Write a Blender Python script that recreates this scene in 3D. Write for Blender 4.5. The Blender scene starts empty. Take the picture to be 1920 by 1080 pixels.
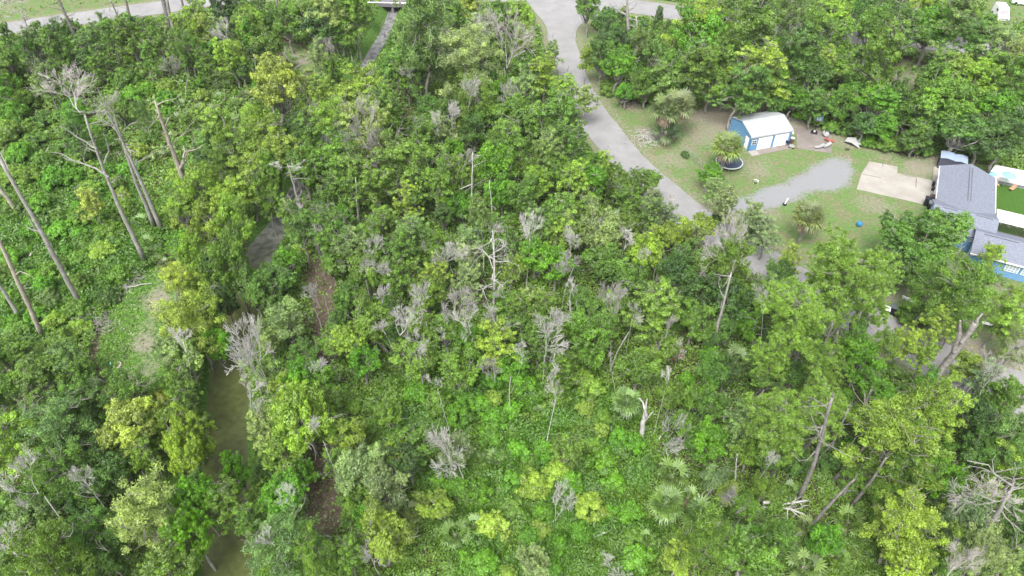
import bpy, bmesh, math, random
import numpy as np
from mathutils import Vector, Matrix
R = math.radians
random.seed(7); rng = np.random.default_rng(7)
scene = bpy.context.scene
col = scene.collection
# ------------------------------------------------------------------ camera, sky, sun, exposure
CAMH, PITCH, F = 60.0, R(43.0), 1371.0
cam_d = bpy.data.cameras.new('camera'); cam = bpy.data.objects.new('camera', cam_d); col.objects.link(cam)
cam.location = (0, 0, CAMH); cam.rotation_euler = (R(90) - PITCH, 0, 0)
cam_d.sensor_width = 36.0; cam_d.lens = 36.0 * F / 1920.0; cam_d.clip_end = 9000; cam_d.clip_start = 0.5
scene.camera = cam
SUN_EL, SUN_AZ = R(58), R(200)          # azimuth clockwise from +Y; the sun stands behind and left of the camera
w = bpy.data.worlds.new('World'); scene.world = w; w.use_nodes = True
nt = w.node_tree; bg = nt.nodes['Background']
sky = nt.nodes.new('ShaderNodeTexSky'); sky.sky_type = 'NISHITA'; sky.sun_disc = False
sky.sun_elevation = SUN_EL; sky.sun_rotation = SUN_AZ; sky.dust_density = 6.0; sky.air_density = 1.0; sky.ozone_density = 1.0
hs = nt.nodes.new('ShaderNodeHueSaturation'); hs.inputs['Saturation'].default_value = 0.2
nt.links.new(sky.outputs[0], hs.inputs['Color']); nt.links.new(hs.outputs[0], bg.inputs[0]); bg.inputs[1].default_value = 0.15
sl = bpy.data.lights.new('sun', 'SUN'); sl.energy = 1.2; sl.angle = R(22); sl.color = (1.0, 0.96, 0.9)
sun = bpy.data.objects.new('sun', sl); col.objects.link(sun)
sd = Vector((math.sin(SUN_AZ) * math.cos(SUN_EL), math.cos(SUN_AZ) * math.cos(SUN_EL), math.sin(SUN_EL)))
sun.rotation_euler = sd.to_track_quat('Z', 'Y').to_euler()
scene.view_settings.view_transform = 'Standard'; scene.view_settings.look = 'None'
scene.view_settings.exposure = 1.22; scene.view_settings.gamma = 1.0
scene.cycles.max_bounces = 6; scene.cycles.diffuse_bounces = 4; scene.cycles.transmission_bounces = 3
scene.cycles.glossy_bounces = 2; scene.cycles.use_denoising = True

# ------------------------------------------------------------------ calibration: pixel of the 1920x1080 photo <-> world
cp, sp_ = math.cos(PITCH), math.sin(PITCH)
FW, UP = np.array([0, cp, -sp_]), np.array([0, sp_, cp])
def G(x, y, z=0.0):
    d = np.array([(x - 960) / F, 0, 0]) + UP * (-(y - 540) / F) + FW
    t = (z - CAMH) / d[2]
    return Vector((d[0] * t, d[1] * t, z))
def P(X, Y, Z):
    v = np.array([X, Y, Z - CAMH], float); dep = v @ FW
    return 960 + F * v[0] / dep, 540 - F * (v @ UP) / dep
def depth(p): return float(np.array([p[0], p[1], p[2] - CAMH]) @ FW)
def top_of(b, ty):            # height above base b whose picture row is ty
    k = (540 - ty) / F; v = b[1]
    # (v*UPy + w*UPz) = k (v*FWy + w*FWz)
    ww = v * (k * FW[1] - UP[1]) / (UP[2] - k * FW[2])
    return ww + CAMH

# ------------------------------------------------------------------ materials
def mat(name, base, rough=0.8, noise=None, bump=None, metal=0.0, spec=0.3, coat=0):
    m = bpy.data.materials.new(name); m.use_nodes = True; n = m.node_tree; b = n.nodes['Principled BSDF']
    b.inputs['Roughness'].default_value = rough; b.inputs['Metallic'].default_value = metal
    b.inputs['Specular IOR Level'].default_value = spec
    b.inputs['Base Color'].default_value = (*base, 1)
    tc = n.nodes.new('ShaderNodeTexCoord')
    if noise:                     # (second colour, scale, contrast low, high)
        nz = n.nodes.new('ShaderNodeTexNoise'); nz.inputs['Scale'].default_value = noise[1]; nz.inputs['Detail'].default_value = 7
        nz.inputs['Roughness'].default_value = 0.65
        cr = n.nodes.new('ShaderNodeValToRGB'); cr.color_ramp.elements[0].position = noise[2]; cr.color_ramp.elements[1].position = noise[3]
        cr.color_ramp.elements[0].color = (*base, 1); cr.color_ramp.elements[1].color = (*noise[0], 1)
        n.links.new(tc.outputs['Object'], nz.inputs['Vector']); n.links.new(nz.outputs['Fac'], cr.inputs['Fac'])
        n.links.new(cr.outputs['Color'], b.inputs['Base Color'])
    if bump:
        nb = n.nodes.new('ShaderNodeTexNoise'); nb.inputs['Scale'].default_value = bump[0]; nb.inputs['Detail'].default_value = 5
        bp = n.nodes.new('ShaderNodeBump'); bp.inputs['Strength'].default_value = bump[1]; bp.inputs['Distance'].default_value = 0.05
        n.links.new(tc.outputs['Object'], nb.inputs['Vector']); n.links.new(nb.outputs['Fac'], bp.inputs['Height']); n.links.new(bp.outputs['Normal'], b.inputs['Normal'])
    return m

def leaf_mat(name, trans=0.46, var=0.5, use_obj=True, base=(1, 1, 1)):
    m = bpy.data.materials.new(name); m.use_nodes = True; n = m.node_tree; n.nodes.clear()
    out = n.nodes.new('ShaderNodeOutputMaterial')
    at = n.nodes.new('ShaderNodeAttribute'); at.attribute_name = 'leafv'
    oi = n.nodes.new('ShaderNodeObjectInfo')
    if use_obj: csock = oi.outputs['Color']
    else:
        ca = n.nodes.new('ShaderNodeAttribute'); ca.attribute_name = 'Col'; csock = ca.outputs['Color']
    # leaf value 0..1 -> brightness and a shift to yellow
    mr = n.nodes.new('ShaderNodeMapRange'); mr.inputs['To Min'].default_value = 1 - var; mr.inputs['To Max'].default_value = 1 + var
    n.links.new(at.outputs['Fac'], mr.inputs['Value'])
    mx = n.nodes.new('ShaderNodeMix'); mx.data_type = 'RGBA'; mx.blend_type = 'MULTIPLY'; mx.inputs['Factor'].default_value = 1
    comb = n.nodes.new('ShaderNodeCombineColor')
    yr = n.nodes.new('ShaderNodeMath'); yr.operation = 'POWER'; yr.inputs[1].default_value = 1.05
    n.links.new(mr.outputs[0], yr.inputs[0]); n.links.new(yr.outputs[0], comb.inputs[0]); n.links.new(mr.outputs[0], comb.inputs[1])
    br = n.nodes.new('ShaderNodeMath'); br.operation = 'POWER'; br.inputs[1].default_value = 0.8
    n.links.new(mr.outputs[0], br.inputs[0]); n.links.new(br.outputs[0], comb.inputs[2])
    n.links.new(csock, mx.inputs['A']); n.links.new(comb.outputs[0], mx.inputs['B'])
    d = n.nodes.new('ShaderNodeBsdfDiffuse'); t = n.nodes.new('ShaderNodeBsdfTranslucent'); ms = n.nodes.new('ShaderNodeMixShader'); ms.inputs[0].default_value = trans
    gl = n.nodes.new('ShaderNodeBsdfGlossy'); gl.inputs['Roughness'].default_value = 0.5; gl.inputs['Color'].default_value = (.9, .95, 1, 1)
    m2 = n.nodes.new('ShaderNodeMixShader'); m2.inputs[0].default_value = 0.045
    n.links.new(mx.outputs['Result'], d.inputs[0]); n.links.new(mx.outputs['Result'], t.inputs[0])
    n.links.new(d.outputs[0], ms.inputs[1]); n.links.new(t.outputs[0], ms.inputs[2])
    n.links.new(ms.outputs[0], m2.inputs[1]); n.links.new(gl.outputs[0], m2.inputs[2]); n.links.new(m2.outputs[0], out.inputs[0])
    return m
M_LEAF = leaf_mat('leaves'); M_COVER = leaf_mat('ground_cover_leaves', use_obj=False, var=.4)
M_BARK = mat('bark', (.14, .13, .115), .95, ((.30, .285, .265), 3, .35, .65), (8, .8))
M_PBARK = mat('pine_bark', (.115, .107, .098), .95, ((.23, .218, .203), 2.5, .35, .65), (9, .9))
M_DEAD = mat('weathered_dead_wood', (.28, .275, .255), .95, ((.48, .475, .45), 2.0, .3, .7), (9, .5))
M_DEADG = mat('grey_dead_wood', (.16, .153, .14), .95, ((.33, .32, .30), 2.0, .3, .7), (9, .7))
M_TAN = mat('bare_tan_wood', (.22, .19, .16), .9, ((.37, .33, .285), 1.5, .35, .65), (9, .6))
M_FROND = mat('dead_fronds', (.20, .145, .10), .95, ((.36, .29, .22), 3, .35, .65))

def principled(m): return m.node_tree.nodes['Principled BSDF']

# ------------------------------------------------------------------ mesh helpers
def mesh_np(name, V, faces_n, idx, mats, leafv=None, colr=None, smooth=False, midx=None):
    me = bpy.data.meshes.new(name); V = np.asarray(V, np.float32)
    me.vertices.add(len(V)); me.vertices.foreach_set('co', V.ravel())
    me.loops.add(len(idx)); me.loops.foreach_set('vertex_index', np.asarray(idx, np.int32))
    nf = len(faces_n); st = np.concatenate([[0], np.cumsum(faces_n)[:-1]]).astype(np.int32)
    me.polygons.add(nf); me.polygons.foreach_set('loop_start', st); me.polygons.foreach_set('loop_total', np.asarray(faces_n, np.int32))
    if midx is not None: me.polygons.foreach_set('material_index', np.asarray(midx, np.int32))
    if leafv is not None:
        a = me.attributes.new('leafv', 'FLOAT', 'FACE'); a.data.foreach_set('value', np.asarray(leafv, np.float32))
    if colr is not None:
        a = me.attributes.new('Col', 'FLOAT_COLOR', 'FACE'); c4 = np.ones((nf, 4), np.float32); c4[:, :3] = colr; a.data.foreach_set('color', c4.ravel())
    for m in mats: me.materials.append(m)
    me.update(calc_edges=True)
    me.polygons.foreach_set('use_smooth', np.full(nf, bool(smooth)))
    return me
def unit(v): return v / np.maximum(np.linalg.norm(v, axis=-1, keepdims=True), 1e-9)
def leaves(C, N, S, rg, aspect=1.7):
    """diamond shaped leaf faces at C facing N, half length S"""
    n = len(C); N = unit(N); a = unit(np.cross(N, rg.normal(size=(n, 3)))); b = np.cross(N, a)
    S = np.asarray(S).reshape(-1, 1)
    V = np.stack([C + a * S, C + b * S / aspect + N * S * .12, C - a * S, C - b * S / aspect + N * S * .12], 1).reshape(-1, 3)
    return V
def leaf_mesh(name, C, N, S, rg, aspect=1.7, lv=None, material=None, colr=None):
    V = leaves(C, N, S, rg, aspect); n = len(C)
    if lv is None: lv = rg.random(n)
    return mesh_np(name, V, np.full(n, 4), np.arange(4 * n), [material or M_LEAF], leafv=lv, colr=colr)
class TB:
    """collects tapered tubes into one mesh"""
    def __init__(s): s.V = []; s.F = []
    def tube(s, pts, rad, k=6, cap=True):
        pts = [np.asarray(p, float) for p in pts]; base = sum(len(v) for v in s.V)
        up = np.array([0.31, 0.17, 0.93]); rings = []
        for i, p in enumerate(pts):
            t = unit(pts[min(i + 1, len(pts) - 1)] - pts[max(i - 1, 0)])
            a = np.cross(t, up); 
            if np.linalg.norm(a) < .1: a = np.cross(t, [1, 0, 0])
            a = unit(a); b = np.cross(t, a)
            th = np.arange(k) * 2 * math.pi / k
            rings.append(p + rad[i] * (np.outer(np.cos(th), a) + np.outer(np.sin(th), b)))
        s.V.append(np.concatenate(rings))
        for i in range(len(pts) - 1):
            for j in range(k):
                j2 = (j + 1) % k; o = base + i * k
                s.F.append((o + j, o + j2, o + k + j2, o + k + j))
        if cap:
            s.F.append(tuple(base + j for j in range(k))[::-1]); o = base + (len(pts) - 1) * k; s.F.append(tuple(o + j for j in range(k)))
    def box(s, c, d, rz=0):
        base = sum(len(v) for v in s.V); cx, cy, cz = c; dx, dy, dz = [q / 2 for q in d]; ca, sa = math.cos(rz), math.sin(rz)
        v = []
        for z in (-dz, dz):
            for x, y in ((-dx, -dy), (dx, -dy), (dx, dy), (-dx, dy)): v.append((cx + x * ca - y * sa, cy + x * sa + y * ca, cz + z))
        s.V.append(np.array(v)); b = base
        s.F += [(b, b + 3, b + 2, b + 1), (b + 4, b + 5, b + 6, b + 7)] + [(b + i, b + (i + 1) % 4, b + 4 + (i + 1) % 4, b + 4 + i) for i in range(4)]
    def prism(s, poly, z0, z1):            # horizontal polygon extruded
        base = sum(len(v) for v in s.V); n = len(poly)
        s.V.append(np.array([(p[0], p[1], z0) for p in poly] + [(p[0], p[1], z1) for p in poly]))
        s.F += [tuple(base + i for i in range(n))[::-1], tuple(base + n + i for i in range(n))]
        s.F += [(base + i, base + (i + 1) % n, base + n + (i + 1) % n, base + n + i) for i in range(n)]
    def poly(s, pts, thick=None):          # any planar polygon, optional thickness vector
        base = sum(len(v) for v in s.V); n = len(pts); pts = np.array([tuple(p) for p in pts], float)
        if thick is None: s.V.append(pts); s.F.append(tuple(base + i for i in range(n))); return
        s.V.append(np.concatenate([pts, pts + np.array(thick)]))
        s.F += [tuple(base + i for i in range(n)), tuple(base + n + i for i in range(n))[::-1]]
        s.F += [(base + i, base + (i + 1) % n, base + n + (i + 1) % n, base + n + i) for i in range(n)]
    def mesh(s, name, m, smooth=False):
        V = np.concatenate(s.V); fn = [len(f) for f in s.F]; idx = [i for f in s.F for i in f]
        me = mesh_np(name, V, fn, idx, [m], smooth=smooth)
        bm = bmesh.new(); bm.from_mesh(me); bmesh.ops.recalc_face_normals(bm, faces=bm.faces); bm.to_mesh(me); bm.free()
        return me
def obj(name, me, parent=None, loc=None, color=None):
    o = bpy.data.objects.new(name, me); col.objects.link(o)
    if parent is not None: o.parent = parent
    if loc is not None: o.location = loc
    if color is not None: o.color = (*color, 1)
    return o
def tag(o, label, cat, group=None, kind=None):
    o['label'] = label; o['category'] = cat
    if group: o['group'] = group
    if kind: o['kind'] = kind
    return o
def thing(name, label, cat, loc, rz=0, group=None):
    o = bpy.data.objects.new(name, None); col.objects.link(o); o.location = loc; o.rotation_euler = (0, 0, rz); o.empty_display_size = .3
    return tag(o, label, cat, group)
def struct(name, me): o = obj(name, me); o['kind'] = 'structure'; return o

# value noise in numpy
_NT = np.random.default_rng(3).random((256, 256))
def vnoise(x, y, s):
    x = np.asarray(x) / s + 400; y = np.asarray(y) / s + 400
    xi = np.floor(x).astype(int); yi = np.floor(y).astype(int); fx = x - xi; fy = y - yi
    fx = fx * fx * (3 - 2 * fx); fy = fy * fy * (3 - 2 * fy); g = lambda a, b: _NT[a % 256, b % 256]
    return (g(xi, yi) * (1 - fx) + g(xi + 1, yi) * fx) * (1 - fy) + (g(xi, yi + 1) * (1 - fx) + g(xi + 1, yi + 1) * fx) * fy
def fbm(x, y, s): return (vnoise(x, y, s) + .5 * vnoise(x, y, s / 2.1) + .25 * vnoise(x, y, s / 4.3)) / 1.75

def wpoly(px, z=0): return np.array([tuple(G(x, y, z))[:2] for x, y in px])
def sdist(X, Y, poly):
    """signed distance, positive inside"""
    X = np.asarray(X, float); Y = np.asarray(Y, float); d = np.full(X.shape, 1e9); ins = np.zeros(X.shape, bool)
    n = len(poly)
    for i in range(n):
        ax, ay = poly[i]; bx, by = poly[(i + 1) % n]; ex, ey = bx - ax, by - ay
        t = np.clip(((X - ax) * ex + (Y - ay) * ey) / max(ex * ex + ey * ey, 1e-9), 0, 1)
        d = np.minimum(d, np.hypot(X - ax - t * ex, Y - ay - t * ey))
        c = ((ay > Y) != (by > Y)) & (X < ex * (Y - ay) / (ey if abs(ey) > 1e-9 else 1e-9) + ax)
        ins ^= c
    return np.where(ins, d, -d)
def ldist(X, Y, line):
    d = np.full(np.shape(X), 1e9)
    for (ax, ay), (bx, by) in zip(line[:-1], line[1:]):
        ex, ey = bx - ax, by - ay; t = np.clip(((X - ax) * ex + (Y - ay) * ey) / (ex * ex + ey * ey), 0, 1)
        d = np.minimum(d, np.hypot(X - ax - t * ex, Y - ay - t * ey))
    return d
def smooth(d, w): t = np.clip(d / w + .5, 0, 1); return t * t * (3 - 2 * t)
def spline(pts, n=8):
    pts = [np.array(p, float) for p in pts]; q = [2 * pts[0] - pts[1]] + pts + [2 * pts[-1] - pts[-2]]; out = []
    for i in range(1, len(q) - 2):
        for k in range(n):
            t = k / n; a, b, c, d = q[i - 1:i + 3]
            out.append(.5 * ((2 * b) + (c - a) * t + (2 * a - 5 * b + 4 * c - d) * t * t + (3 * b - a - 3 * c + d) * t ** 3))
    out.append(q[-2]); return out
def wspline(px, n=8, z=0): return [tuple(p) for p in spline([tuple(G(x, y, z))[:2] for x, y in px], n)]

# ------------------------------------------------------------------ the lie of the land, traced on the photograph and put on the ground plane
DITCH = wspline([(748, -40), (740, 10), (722, 60), (692, 112), (668, 165), (625, 240), (570, 330), (520, 420), (482, 490), (455, 570), (436, 650), (428, 740), (424, 840), (424, 940), (428, 1060), (436, 1200), (440, 1400)], 6, -1.35)
SIDE_L = [(975, -14), (1003, 22), (1024, 50), (1028, 80), (1040, 113), (1050, 150), (1064, 190), (1087, 233), (1127, 284), (1160, 320), (1196, 356), (1244, 400), (1300, 442), (1372, 490), (1450, 538), (1530, 585), (1600, 628), (1680, 676), (1760, 716), (1850, 752), (1960, 800)]
SIDE_R = [(2010, 722), (1910, 696), (1830, 668), (1750, 633), (1670, 590), (1590, 545), (1500, 500), (1430, 458), (1345, 407), (1298, 372), (1252, 334), (1205, 292), (1160, 236), (1128, 196), (1105, 152), (1090, 110), (1080, 78), (1083, 54), (1100, 40), (1128, 27), (1160, 16)]
ROAD_SIDE = wpoly(SIDE_L + SIDE_R)
MAIN = wspline([(-700, 182), (-300, 105), (0, 57), (160, 33), (330, 10), (500, -14), (720, -24), (900, -12), (1050, -2), (1200, 14), (1350, 36), (1600, 68), (1900, 92), (2300, 130)], 6)
YARD = wpoly([(1042, 130), (1030, 50), (1085, 30), (1118, 60), (1108, 90), (1140, 150), (1165, 192), (1210, 196), (1290, 190), (1350, 184), (1430, 178), (1480, 208), (1530, 232), (1590, 250), (1625, 268), (1690, 292), (1740, 296), (1775, 290), (1850, 312), (2000, 350),
              (2050, 560), (2000, 690), (1760, 640), (1600, 560), (1440, 468), (1330, 400), (1200, 292), (1130, 200)])
GRAVEL = wpoly([(1395, 408), (1340, 380), (1400, 372), (1440, 354), (1478, 342), (1500, 324), (1528, 307), (1560, 298), (1592, 301), (1604, 320), (1598, 346), (1568, 354), (1522, 357), (1502, 370), (1478, 383), (1440, 395)])
LCLEAR = wpoly([(330, 505), (300, 500), (270, 520), (225, 560), (195, 610), (178, 670), (205, 720), (290, 730), (330, 690), (320, 640), (330, 560)])
TRACK = wspline([(345, 470), (322, 515), (296, 570), (280, 630), (272, 690), (265, 760)], 5)
BANK = wspline([(596, 500), (606, 560), (610, 620), (600, 680)], 5); BANK2 = wspline([(606, 850), (613, 900), (608, 985)], 5)
HERB = wpoly([(760, 700), (1000, 690), (1130, 720), (1230, 800), (1230, 920), (1250, 1000), (1230, 1160), (880, 1160), (840, 1000), (760, 900), (700, 800)])
LHERB = wpoly([(-200, 330), (240, 300), (330, 430), (300, 500), (190, 600), (60, 650), (-200, 640)])
GRASSYL = wpoly([(530, 75), (560, 85), (600, 110), (640, 140), (610, 150), (560, 130), (525, 100)])
VERGE_L = wpoly([(-200, 60), (0, 40), (200, 14), (430, -20), (430, -40), (0, 0), (-200, 30)])
ART = wpoly([(1868, 336), (2010, 378), (2010, 425), (1866, 393)])
BACKYARD = wpoly([(1670, 135), (1700, 112), (1740, 125), (1725, 165), (1690, 180)])
BACKYARD2 = wpoly([(1860, -10), (2000, 0), (2000, 60), (1900, 40), (1850, 30)])

def ditch_z(X, Y):
    d = ldist(X, Y, DITCH) + np.where(np.asarray(Y) > 80, 1.1, np.where(np.asarray(Y) < 74, 0, (np.asarray(Y) - 74) * .18)); return -1.85 * (1 - smooth(d - 2.6, 2.4)) 
def ground_z(X, Y): return ditch_z(X, Y)
def gz(x, y): return float(ground_z(np.array([x]), np.array([y]))[0])

def build_ground():
    xs = np.concatenate([-np.geomspace(5000, 151, 14), np.arange(-150, 150, .55), np.geomspace(151, 5000, 14)])
    ys = np.concatenate([-np.geomspace(5000, 10, 12), np.arange(5, 215, .55), np.geomspace(216, 8000, 14)])
    X, Y = np.meshgrid(xs, ys); Z = ground_z(X, Y)
    jit = (fbm(X, Y, 2.5) - .5) * 2.2
    roads = np.maximum(sdist(X, Y, ROAD_SIDE), 3.2 - ldist(X, Y, MAIN))
    yard = sdist(X, Y, YARD)
    flat = (roads > -2) | (yard > -1)
    Z = Z + np.where(flat, 0, (fbm(X, Y, 9) - .5) * .25)
    Z = np.where(roads > -.2, np.minimum(Z, 0) - .0, Z)
    lawn = np.maximum.reduce([smooth(yard + jit * .4, .9), smooth(roads + 2.4 + jit * .5, 1.2), smooth(sdist(X, Y, VERGE_L) + 2 + jit, 2), smooth(sdist(X, Y, GRASSYL) + jit, 1.5),
                              .8 * smooth(sdist(X, Y, BACKYARD) + jit, 2), smooth(sdist(X, Y, BACKYARD2) + 3, 3)])
    herb = np.maximum.reduce([smooth(sdist(X, Y, HERB) + jit, 3), .95 * smooth(sdist(X, Y, LHERB) + jit, 4), smooth(sdist(X, Y, LCLEAR) + jit * .6, 1.5), .8 * (1 - smooth(ldist(X, Y, DITCH) - 6 + jit, 2))])
    grav = smooth(sdist(X, Y, GRAVEL) + jit * .9, 2.6)
    tr = ldist(X, Y, TRACK)
    sand = .78 * smooth(1.0 - tr + jit * 1.9 + (vnoise(X, Y, 4.2) - .5) * 2.0, 3.2)
    blobs = [(1225, 255, 3.4, .85), (1210, 245, 2.2, .8), (1300, 283, 2.8, .5), (1190, 200, 2.2, .6), (1155, 175, 2.6, .5), (1135, 140, 2, .5), (1425, 318, 4.2, .6), (1350, 225, 9, .85), (1400, 200, 8, .8), (1450, 192, 8, .85), (1490, 228, 6, .85), (1330, 250, 6, .6), (1575, 262, 4, .6), (1375, 300, 3, .5), (1260, 300, 3, .5), (1335, 245, 5, .4), (1500, 225, 4, .6), (1540, 235, 3, .5),
             (1600, 262, 3, .4), (1660, 285, 4, .4), (1725, 312, 3.5, .75), (1745, 300, 3, .7), (1718, 330, 2.5, .5), (1645, 385, 3.2, .5), (1620, 375, 2.5, .5), (1720, 392, 1.6, .8), (1440, 395, 3, .5), (1340, 262, 4, .35), (1290, 355, 3, .4), (1580, 300, 3, .4), (1375, 282, 2.5, .5),
             (1826, 648, 4.4, 1.0), (1800, 628, 2, .9), (1875, 690, 3.5, .8), (1700, 600, 2, .35), (1655, 553, 2.4, .7), (1710, 548, 2.4, .7), (565, 118, 1.8, 1), (552, 104, 1.2, .8), (283, 655, 1.2, .9), (270, 668, 1, .8), (1710, 150, 5, .5), (400, 18, 2, .7), (1110, 85, 3, .3), (1100, 98, 3, .35)]
    for x, y, r, k in blobs:
        p = G(x, y); sand = np.maximum(sand, k * smooth(r * .6 - np.hypot(X - p[0], Y - p[1]) + jit * 1.6, r * .9))
    edge = smooth(1.0 - np.abs(roads + .5) + jit * .8, 1.2) * .45; sand = np.maximum(sand, np.where(roads > -3, edge, 0))
    art = smooth(sdist(X, Y, ART), .3)
    litt = .85 * smooth(.9 - np.minimum(ldist(X, Y, BANK), ldist(X, Y, BANK2)) + jit * .6, 1.2)
    herb = herb * (1 - litt)
    ny, nx = X.shape; V = np.stack([X, Y, Z], -1).reshape(-1, 3)
    i = np.arange(ny - 1)[:, None] * nx + np.arange(nx - 1)[None]; idx = np.stack([i, i + 1, i + nx + 1, i + nx], -1).reshape(-1)
    m = bpy.data.materials.new('ground'); m.use_nodes = True; n = m.node_tree; b = n.nodes['Principled BSDF']; b.inputs['Roughness'].default_value = .95; b.inputs['Specular IOR Level'].default_value = .1
    me = mesh_np('ground', V, np.full(len(idx) // 4, 4), idx, [m], smooth=True)
    for nm, a in (('m_lawn', lawn), ('m_herb', herb), ('m_grav', grav), ('m_sand', sand), ('m_art', art)):
        at = me.attributes.new(nm, 'FLOAT', 'POINT'); at.data.foreach_set('value', a.astype(np.float32).ravel())
    tc = n.nodes.new('ShaderNodeTexCoord')
    def noise(s, det=6, rough=.6):
        q = n.nodes.new('ShaderNodeTexNoise'); q.inputs['Scale'].default_value = s; q.inputs['Detail'].default_value = det; q.inputs['Roughness'].default_value = rough
        n.links.new(tc.outputs['Object'], q.inputs['Vector']); return q.outputs['Fac']
    def ramp(s, stops):
        q = n.nodes.new('ShaderNodeValToRGB'); e = q.color_ramp.elements
        e[0].position, e[0].color = stops[0][0], (*stops[0][1], 1); e[1].position, e[1].color = stops[-1][0], (*stops[-1][1], 1)
        for pp, cc in stops[1:-1]: x = e.new(pp); x.color = (*cc, 1)
        n.links.new(s, q.inputs['Fac']); return q.outputs['Color']
    def attr(nm): q = n.nodes.new('ShaderNodeAttribute'); q.attribute_name = nm; return q.outputs['Fac']
    def math_(op, a, c): 
        q = n.nodes.new('ShaderNodeMath'); q.operation = op; q.use_clamp = True
        for k, v in ((0, a), (1, c)):
            if isinstance(v, (int, float)): q.inputs[k].default_value = v
            else: n.links.new(v, q.inputs[k])
        return q.outputs[0]
    def mix(f, a, c):
        q = n.nodes.new('ShaderNodeMix'); q.data_type = 'RGBA'; n.links.new(f, q.inputs['Factor']); n.links.new(a, q.inputs['A']); n.links.new(c, q.inputs['B']); return q.outputs['Result']
    def rough_mask(a, nz, k=1.1, lo=.35):      # break the mask up with noise
        q = n.nodes.new('ShaderNodeMath'); q.operation = 'MULTIPLY_ADD'; n.links.new(nz, q.inputs[0]); q.inputs[1].default_value = k; q.inputs[2].default_value = -k / 2
        s = math_('ADD', a, 0.0); q2 = n.nodes.new('ShaderNodeMath'); q2.operation = 'ADD'; n.links.new(a, q2.inputs[0]); n.links.new(q.outputs[0], q2.inputs[1])
        q3 = n.nodes.new('ShaderNodeMapRange'); q3.inputs['From Min'].default_value = lo; q3.inputs['From Max'].default_value = 1 - lo; n.links.new(q2.outputs[0], q3.inputs['Value']); return q3.outputs[0]
    big, mid, fine, vfine = noise(.12), noise(.55), noise(2.4, 8, .7), noise(9, 6, .7)
    litter = ramp(fine, [(.3, (.045, .037, .024)), (.55, (.10, .08, .058)), (.75, (.18, .145, .11))])
    herbc = ramp(fine, [(.3, (.03, .07, .012)), (.5, (.07, .15, .025)), (.72, (.13, .22, .045))])
    lawng = ramp(fine, [(.28, (.062, .130, .034)), (.5, (.098, .172, .050)), (.75, (.155, .215, .08))])
    lawnd = ramp(fine, [(.28, (.12, .105, .065)), (.55, (.175, .15, .10)), (.75, (.26, .22, .155))])
    lm = n.nodes.new('ShaderNodeMapRange'); lm.inputs['From Min'].default_value = .40; lm.inputs['From Max'].default_value = .60; n.links.new(mid, lm.inputs['Value'])
    lawnc = mix(math_('MULTIPLY', lm.outputs[0], .65), lawng, lawnd)
    sandc = ramp(vfine, [(.3, (.15, .125, .10)), (.5, (.22, .19, .16)), (.7, (.34, .31, .27))])
    gravc = ramp(vfine, [(.3, (.12, .125, .13)), (.5, (.205, .21, .22)), (.72, (.33, .335, .35))])
    artc = ramp(fine, [(.3, (.035, .085, .014)), (.7, (.06, .13, .022))])
    c = mix(rough_mask(attr('m_herb'), fine, .8), litter, herbc)
    c = mix(rough_mask(attr('m_lawn'), fine, .4), c, lawnc)
    c = mix(math_('MULTIPLY', rough_mask(attr('m_sand'), fine, 2.4, .12), .9), c, sandc)
    c = mix(rough_mask(attr('m_grav'), fine, 2.0, .2), c, gravc)
    c = mix(attr('m_art'), c, artc)
    n.links.new(c, b.inputs['Base Color'])
    bp = n.nodes.new('ShaderNodeBump'); bp.inputs['Strength'].default_value = .6; bp.inputs['Distance'].default_value = .08; n.links.new(fine, bp.inputs['Height']); n.links.new(bp.outputs[0], b.inputs['Normal'])
    struct('ground', me)
build_ground()

def sheet(name, poly, z, m, sub=1.2):
    """flat sheet from a world polygon, triangulated"""
    bm = bmesh.new(); vs = [bm.verts.new((p[0], p[1], z)) for p in poly]; f = bm.faces.new(vs)
    bmesh.ops.triangulate(bm, faces=[f]); me = bpy.data.meshes.new(name); bm.normal_update()
    for f in bm.faces:
        if f.normal.z < 0: f.normal_flip()
    bm.to_mesh(me); bm.free(); me.materials.append(m); return me
def rough_edge(poly, amp, step=.5, seed=0):
    out = []; n = len(poly); cnt = 0
    for i in range(n):
        a, b = np.array(poly[i]), np.array(poly[(i + 1) % n]); L = np.linalg.norm(b - a); k = max(1, int(L / step)); nrm = np.array([-(b - a)[1], (b - a)[0]]) / max(L, 1e-6)
        for j in range(k):
            p = a + (b - a) * j / k; out.append(p + nrm * amp * 2 * (float(fbm(p[0] + seed, p[1], 1.3)) - .5))
    return out
M_ASPH = mat('asphalt', (.205, .204, .206), .9, ((.262, .26, .262), .28, .35, .68), (14, .3))
_n = M_ASPH.node_tree; _b = _n.nodes['Principled BSDF']   # fine aggregate and darker worn wheel patches on top
_src = _b.inputs['Base Color'].links[0].from_socket; _tc = [q for q in _n.nodes if q.type == 'TEX_COORD'][0]
_v = _n.nodes.new('ShaderNodeTexNoise'); _v.inputs['Scale'].default_value = 12; _v.inputs['Detail'].default_value = 6; _n.links.new(_tc.outputs['Object'], _v.inputs['Vector'])
_r = _n.nodes.new('ShaderNodeValToRGB'); _r.color_ramp.elements[0].position = .3; _r.color_ramp.elements[0].color = (.84, .84, .84, 1); _r.color_ramp.elements[1].position = .7; _r.color_ramp.elements[1].color = (1.1, 1.1, 1.1, 1)
_m = _n.nodes.new('ShaderNodeMix'); _m.data_type = 'RGBA'; _m.blend_type = 'MULTIPLY'; _m.inputs['Factor'].default_value = 1
_n.links.new(_v.outputs['Fac'], _r.inputs['Fac']); _n.links.new(_src, _m.inputs['A']); _n.links.new(_r.outputs['Color'], _m.inputs['B']); _n.links.new(_m.outputs['Result'], _b.inputs['Base Color'])
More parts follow.
